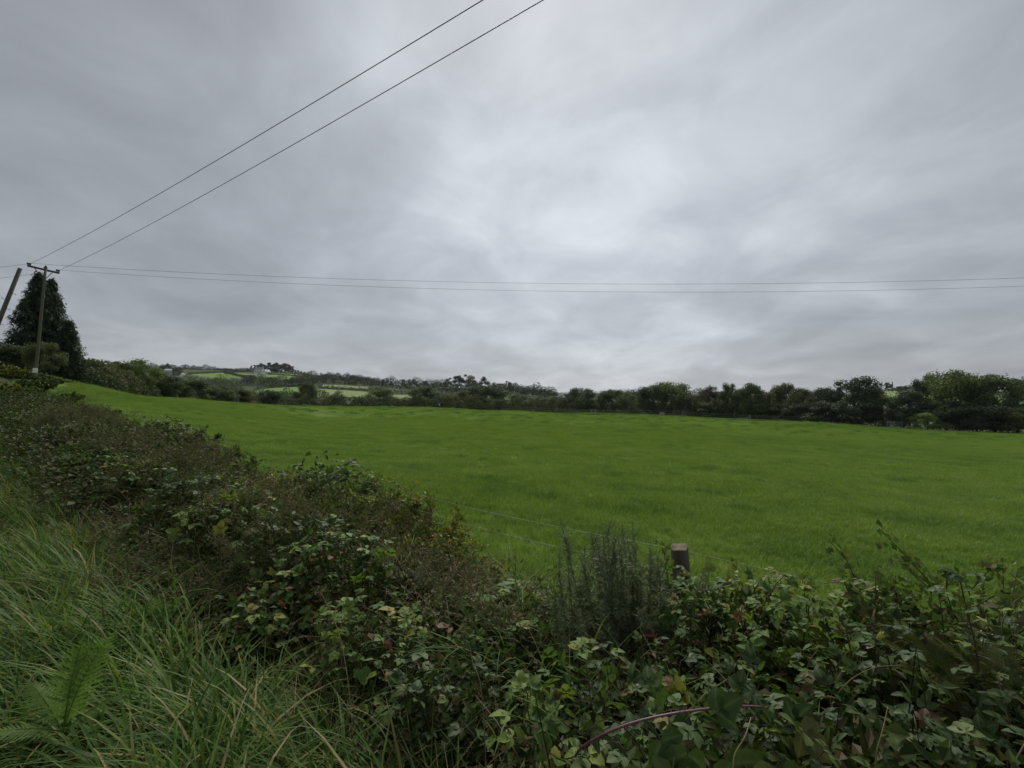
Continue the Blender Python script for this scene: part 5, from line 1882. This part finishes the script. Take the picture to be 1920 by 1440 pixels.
# ---------------------------------------------------------------- verge grass
def tuft_mesh(name, n, lmin, lmax, wmin, wmax, spread, seed, mat, lean=0.0, segs=7):
    r = np.random.default_rng(seed)
    m = MB()
    b = np.zeros((n, 3))
    b[:, :2] = r.normal(0, spread, (n, 2))
    b[:, 2] = -.03
    az = np.where(r.random(n) < lean, r.normal(0, .6, n), r.uniform(0, 6.28, n))
    blade_strip(m, b, az, r.uniform(lmin, lmax, n), r.uniform(wmin, wmax, n), r.uniform(.02, .45, n), r.uniform(.8, 2.4, n), segs, np.clip(r.random(n) ** 1.35, 0, .98))
    return m.mesh(name, M[mat])


def verge():
    r = np.random.default_rng(88)
    src = [tuft_mesh('verge_tuft_%d' % k, 66, .28, .66, .0048, .0105, .055, 400 + k, 'verge', .5) for k in range(6)]
    src += [tuft_mesh('verge_broad_%d' % k, 46, .32, .74, .0085, .0160, .045, 460 + k, 'verge', .6) for k in range(4)]
    src += [tuft_mesh('verge_fine_%d' % k, 110, .16, .40, .0014, .0030, .075, 420 + k, 'verge', .3, 5) for k in range(4)]
    P, S, I, Z = [], [], [], []

    def strip(s0, s1, t0, t1, dens, pick, sc0, sc1):
        n = int((s1 - s0) * (t1 - t0) * dens)
        s_, t_ = r.uniform(s0, s1, n), r.uniform(t0, t1, n)
        x, y = xy(s_, t_)
        P.append(np.stack([x, y, bank(x, y)], -1))
        S.append(r.uniform(sc0, sc1, n))
        I.append(r.choice(pick, n))
        Z.append(r.normal(-2.25, .9, n))
    A, B, W = list(range(6)), list(range(10, 14)), list(range(6, 10))
    strip(.05, .80, .75, 6, 58, A + B + W, .75, 1.1)
    strip(.75, 1.10, .75, 6, 50, A + B + W, .45, .75)
    strip(.35, .92, 1.0, 3.6, 56, W, .85, 1.15)
    strip(.7, 1.05, .5, 1.6, 40, W, .7, 1.0)
    strip(.25, .95, -.3, .8, 30, A + W, .75, 1.05)
    strip(-.3, .85, 5.5, 22, 30, A + B + B, .7, 1.05)
    strip(.8, 1.1, 5.5, 22, 30, B, .6, .9)
    strip(-.6, 1.0, 20, 45, 8, A, 1.1, 1.6)
    strip(-.6, .1, -1.5, 14, 26, B, .6, 1.0)
    strip(.62, 1.10, .15, 2.2, 40, A + W, .75, 1.1)
    strip(1.05, 1.5, .5, 8, 12, A, .7, 1.0)        # blades pushing up through the bramble front
    strip(1.4, 2.9, .0, 20, 6, A + B, .9, 1.3)
    strip(1.0, 2.2, -.4, 1.6, 16, A + B, .9, 1.35)
    P_, S_, I_, Z_ = map(np.concatenate, (P, S, I, Z))
    near = np.hypot(P_[:, 0], P_[:, 1]) > .62
    fx, fy = pix(118, 1385, 1.62)[:2]
    near &= np.hypot(P_[:, 0] - fx + .03, P_[:, 1] - fy + .1) > .27
    rot = np.zeros((len(P_), 3))
    rot[:, 2] = Z_
    scatter('verge_grass', P_[near], rot[near], S_[near], I_[near], src, 'long tangled green grass of the verge at lower left', 'grass')
    # field margin: longer grass behind the fence
    n = 420
    s_, t_ = r.uniform(2.6, 3.4, n), r.uniform(-.6, 12, n)
    x, y = xy(s_, t_)
    rot = np.zeros((n, 3))
    rot[:, 2] = r.uniform(0, 6.28, n)
    scatter('field_margin_grass', np.stack([x, y, ground(x, y)], -1), rot, r.uniform(.35, .7, n), r.integers(0, 14, n), src, 'longer grass along the field side of the fence', 'grass')
    # dry stems and dead stalks mixed into the hedge
    ds = [tuft_mesh('dry_tuft_%d' % k, 26, .20, .55, .0018, .0036, .09, 440 + k, 'straw', .2, 6) for k in range(5)]
    n = 850
    s_, t_ = np.concatenate([r.uniform(.9, 2.6, 450), r.uniform(.8, 2.8, 350), r.uniform(.1, 1.0, 50)]), np.concatenate([r.uniform(.2, 6, 450), r.uniform(5, 22, 350), r.uniform(.8, 8, 50)])
    x, y = xy(s_, t_)
    rot = np.zeros((n, 3))
    rot[:, 2] = r.uniform(0, 6.28, n)
    scatter('dry_grass', np.stack([x, y, bank(x, y)], -1), rot, r.uniform(.7, 1.35, n), r.integers(0, 5, n), ds, 'straw coloured dry grass stems tangled through the hedge', 'grass')


verge()


def dead_mass():
    """brown dead bracken and herb litter over the left hedge"""
    r = np.random.default_rng(91)
    src = []
    for k in range(4):
        m = MB()
        for q in range(9):
            a, el = r.uniform(0, 6.28), r.uniform(.3, 1.2)
            d = np.array([math.cos(a) * math.cos(el), math.sin(a) * math.cos(el), math.sin(el)])
            L = r.uniform(.25, .55)
            p = np.stack([d * L * f + np.array([0, 0, -.25 * L * f ** 2]) for f in np.linspace(0, 1, 6)])
            m.tube(p, np.linspace(.003, .001, 6), 4, False, r.random())
            n = 60
            f = r.uniform(.2, 1, n)
            c = np.stack([np.interp(f, np.linspace(0, 1, 6), p[:, i]) for i in range(3)], -1) + r.normal(0, .03, (n, 3))
            cards(m, c, rdir(n, r), rdir(n, r), r.uniform(.014, .045, n), r.uniform(.006, .018, n), r.random(n) * .95, .3)
        src.append(m.mesh('dead_bracken_%d' % k, M['dead']))
    s1, t1 = r.uniform(1.2, 2.8, 75), r.uniform(3.0, 16, 75)
    s2, t2 = r.uniform(1.0, 2.6, 38), r.uniform(.0, 4, 38)
    s3, t3 = r.uniform(.7, 1.5, 26), r.uniform(3.5, 8, 26)
    s_, t_ = np.concatenate([s1, s2, s3]), np.concatenate([t1, t2, t3])
    x, y = xy(s_, t_)
    n = len(x)
    lift = np.concatenate([r.uniform(.15, .55, 75) + .012 * t1, r.uniform(.05, .35, 38), r.uniform(0, .2, 26)])
    rot = np.zeros((n, 3))
    rot[:, 2] = r.uniform(0, 6.28, n)
    scatter('dead_bracken', np.stack([x, y, bank(x, y) + lift], -1), rot, r.uniform(.6, 1.2, n), r.integers(0, 4, n), src, 'brown dead bracken and withered herbs over the left hedge', 'bracken')
    # leafy low ground cover filling the hedge bottom
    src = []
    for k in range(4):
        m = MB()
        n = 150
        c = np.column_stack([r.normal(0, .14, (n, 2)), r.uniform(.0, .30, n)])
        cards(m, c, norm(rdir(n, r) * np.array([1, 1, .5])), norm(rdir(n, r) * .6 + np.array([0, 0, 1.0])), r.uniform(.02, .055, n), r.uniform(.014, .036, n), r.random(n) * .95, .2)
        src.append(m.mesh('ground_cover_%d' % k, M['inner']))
    s1, t1 = r.uniform(.95, 2.75, 560), r.uniform(-.9, 8, 560)
    s2, t2 = r.uniform(.8, 3.0, 420), r.uniform(7, 26, 420)
    s_, t_ = np.concatenate([s1, s2]), np.concatenate([t1, t2])
    x, y = xy(s_, t_)
    n = len(x)
    rot = np.zeros((n, 3))
    rot[:, 2] = r.uniform(0, 6.28, n)
    sc_ = np.concatenate([r.uniform(.8, 1.3, 560), r.uniform(1.2, 2.2, 420)])
    scatter('hedge_ground_cover', np.stack([x, y, bank(x, y)], -1), rot, sc_, r.integers(0, 4, n), src, 'small leaves of ivy and herbs in the hedge bottom, coloured darker as shade', 'ground cover')


dead_mass()


# ---------------------------------------------------------------- single stalks and canes
def stalk(name, pts, r0, r1, mat, label, cat, side=None, group=None, head=0, seed=5):
    rr = np.random.default_rng(seed)
    P = np.array([pix(*p) for p in pts])
    # carry the stalk down to the bank
    x, y = P[0, 0], P[0, 1]
    zb = float(bank(x, y)) - .02
    if P[0, 2] > zb + .03:
        P = np.concatenate([[np.array([x + .03, y + .05, zb])], P])
    k = np.linspace(0, 1, len(P))
    kk = np.linspace(0, 1, 26)
    path = np.stack([np.interp(kk, k, P[:, i]) for i in range(3)], -1)
    for _ in range(3):
        path[1:-1] = (path[:-2] + 2 * path[1:-1] + path[2:]) / 4
    b = path[0].copy()
    e = empty(name, b, label, cat, group)
    m = MB()
    m.tube(path - b, np.linspace(r0, r1, 26), 6)
    obj('stem', m.mesh('stem', M[mat], True), e)
    return e, path - b, rr


e, path, rr = stalk('bramble_cane', [(1070, 1425, 1.30), (1085, 1405, 1.10), (1110, 1388, 1.0), (1160, 1362, .98), (1240, 1340, .99), (1330, 1328, 1.0), (1400, 1323, 1.03), (1430, 1326, 1.10)], .0036, .0022, 'purple', 'thick purple thorny bramble cane arching across the bottom centre', 'bramble cane')
for k in range(34):
    i = rr.integers(1, 25)
    d = norm(rr.normal(0, 1, 3))
    m = MB()
    p = path[i] + (path[min(i + 1, 25)] - path[i]) * rr.random()
    m.tube([p + d * .0025, p + d * .0095 + np.array([-.002, 0, -.001])], [.0016, .0002], 4)
    obj('thorn', m.mesh('thorn', M['purple']), e)
b_ = np.array(e.location)
for px, py, Y, az, s_ in [(1290, 1372, .96, -100, 1.15), (1345, 1378, .97, -70, 1.2), (1215, 1352, .97, -60, .95), (1400, 1370, 1.0, -95, 1.1), (1445, 1395, .98, -80, 1.15), (1265, 1420, .93, -110, 1.1), (1195, 1398, .95, -85, 1.0), (1480, 1350, 1.04, -50, 1.0), (1385, 1420, .93, -60, 1.15), (1330, 1345, 1.0, 60, .9)]:
    p = pix(px, py, Y) - b_
    a = math.radians(az)
    put_leaf(e, LEAVES['bramble_dark'][rr.integers(0, 5)], p, np.array([math.cos(a), -.35, math.sin(a) * .75]), norm(np.array([rr.normal(0, .25), -.75, .85])), s_)

e, path, rr = stalk('dry_stalk', [(655, 1290, 1.75), (640, 1200, 1.78), (622, 1150, 1.80), (600, 1108, 1.83)], 0.0020, 0.0010, 'straw', 'pale broken dry stalk leaning in the grass at lower centre left', 'stalk', seed=6)
m = MB()
c = path[-1] + rr.normal(0, .018, (60, 3))
cards(m, c, rdir(60, rr), rdir(60, rr), .018, .005, rr.random(60), .2)
obj('seed_head', m.mesh('seed_head', M['dead']), e)
stalk('dry_stalk', [(1555, 1330, 1.25), (1570, 1300, 1.27), (1598, 1270, 1.28), (1640, 1250, 1.28), (1690, 1247, 1.28)], 0.0014, 0.0007, 'straw', 'thin arching dry stalk bending right over the right hand brambles', 'stalk', seed=7)
stalk('dry_stalk', [(1650, 1235, 1.5), (1660, 1215, 1.5), (1680, 1203, 1.5), (1705, 1200, 1.5)], 0.0017, 0.0012, 'straw', 'short grey pink cane end curving among the right hand brambles', 'stalk', seed=8)
stalk('dry_stalk', [(905, 1285, 1.35), (885, 1240, 1.4), (880, 1205, 1.42), (873, 1200, 1.42)], 0.0017, 0.0009, 'straw', 'pale bent grass stalk at bottom centre', 'stalk', seed=9)
stalk('dry_stalk', [(112, 1000, 5.0), (116, 965, 5.0), (118, 935, 5.0)], 0.0033, 0.0022, 'straw', 'upright pale stalk at the left edge of the brambles', 'stalk', seed=10)
stalk('dry_stalk', [(275, 1000, 4.6), (270, 960, 4.6), (266, 935, 4.6)], 0.0028, 0.0017, 'straw', 'upright pale stalk before the left hedge', 'stalk', seed=11)
stalk('dry_stalk', [(205, 940, 5.4), (204, 910, 5.4), (203, 888, 5.4)], 0.0033, 0.0022, 'straw', 'short pale stalk left of the green bramble', 'stalk', seed=12)
stalk('dry_stalk', [(675, 1010, 3.6), (671, 990, 3.6), (671, 962, 3.6)], 0.0022, 0.0014, 'straw', 'short white stalk in the middle of the hawthorn', 'stalk', seed=13)
stalk('dry_stalk', [(262, 1095, 2.9), (290, 1075, 3.0), (330, 1045, 3.05)], 0.0022, 0.0014, 'straw', 'slanting pale stalk at the edge of the long grass', 'stalk', seed=14)
stalk('dry_stalk', [(1640, 1420, .95), (1655, 1370, .97), (1665, 1325, 1.0)], 0.0017, 0.0008, 'straw', 'upright pale grass stalk at bottom right', 'stalk', seed=15)
stalk('dry_stalk', [(1370, 1425, .9), (1398, 1380, .9), (1408, 1345, .92)], 0.0014, 0.0008, 'straw', 'straw stem in front of the purple cane leaves', 'stalk', seed=16)

# upright leafy herbs at the right edge
def herb(px, py, s, h_, label, seed):
    r = np.random.default_rng(seed)
    x, y = hedge_point(px, s)
    z0 = float(bank(x, y))
    top = pix(px, py, y)
    e = empty('leafy_herb', (x, y, z0), label, 'plant', 'upright herbs in the right hand hedge')
    H = top[2] - z0
    for k in range(3):
        b = np.array([r.normal(0, .03), r.normal(0, .03), 0])
        t1 = np.array([r.normal(0, .08), r.normal(0, .05), H * r.uniform(.85, 1.0)])
        m = MB()
        m.tube([b, (b + t1) / 2 + r.normal(0, .015, 3), t1], [.0020, .0016, .0008], 5)
        obj('stem', m.mesh('stem', M['cane'], True), e)
        for q in range(12):
            f = .35 + .63 * q / 11
            p = b + (t1 - b) * f
            a = q * 2.4 + k
            put_leaf(e, LEAVES['bramble'][5], p, np.array([math.cos(a), math.sin(a), r.uniform(.1, .7)]), np.array([0, 0, 1.0]) + r.normal(0, .2, 3), .8 * (1.1 - .4 * f))


herb(1893, 1035, 2.1, .5, 'upright leafy herb at the right edge against the field', 71)
herb(1840, 1050, 2.2, .5, 'leafy herb left of the one at the right edge', 72)
herb(1870, 1075, 1.9, .5, 'shorter leafy herb in front of the right edge pair', 73)

# berries
e = empty('berry_cluster', pix(1860, 1195, 1.55), 'cluster of red berries in the hedge at right', 'berries')
rr = np.random.default_rng(5)
bm = bpy.data.meshes.new('berry')
import bmesh
bmm = bmesh.new()
bmesh.ops.create_icosphere(bmm, subdivisions=1, radius=.0052)
bmm.to_mesh(bm)
bmm.free()
bm.materials.append(M['berry'])
for k in range(16):
    obj('berry', bm, e, rr.normal(0, .014, 3))
m = MB()
m.tube([(.0, .05, -.16), (.01, .02, -.06), (0, 0, 0)], [.002, .0015, .001], 4)
obj('stem', m.mesh('stem', M['twig']), e)


# ---------------------------------------------------------------- the damp air between here and the hill
hz = MB().box((0, 0, 10), (9300, 9300, 116)).mesh('haze')
hm = bpy.data.materials.new('haze')
hm.use_nodes = True
hm.node_tree.nodes.clear()
ho = hm.node_tree.nodes.new('ShaderNodeOutputMaterial')
hv = hm.node_tree.nodes.new('ShaderNodeVolumePrincipled')
hv.inputs['Color'].default_value = (0.86, 0.92, 1.0, 1)
hv.inputs['Density'].default_value = 0.00006
hv.inputs['Anisotropy'].default_value = 0.2
hm.node_tree.links.new(hv.outputs[0], ho.inputs['Volume'])
hz.materials.append(hm)
tag(obj('haze', hz), 'thin grey haze over the valley', 'haze', kind='stuff')
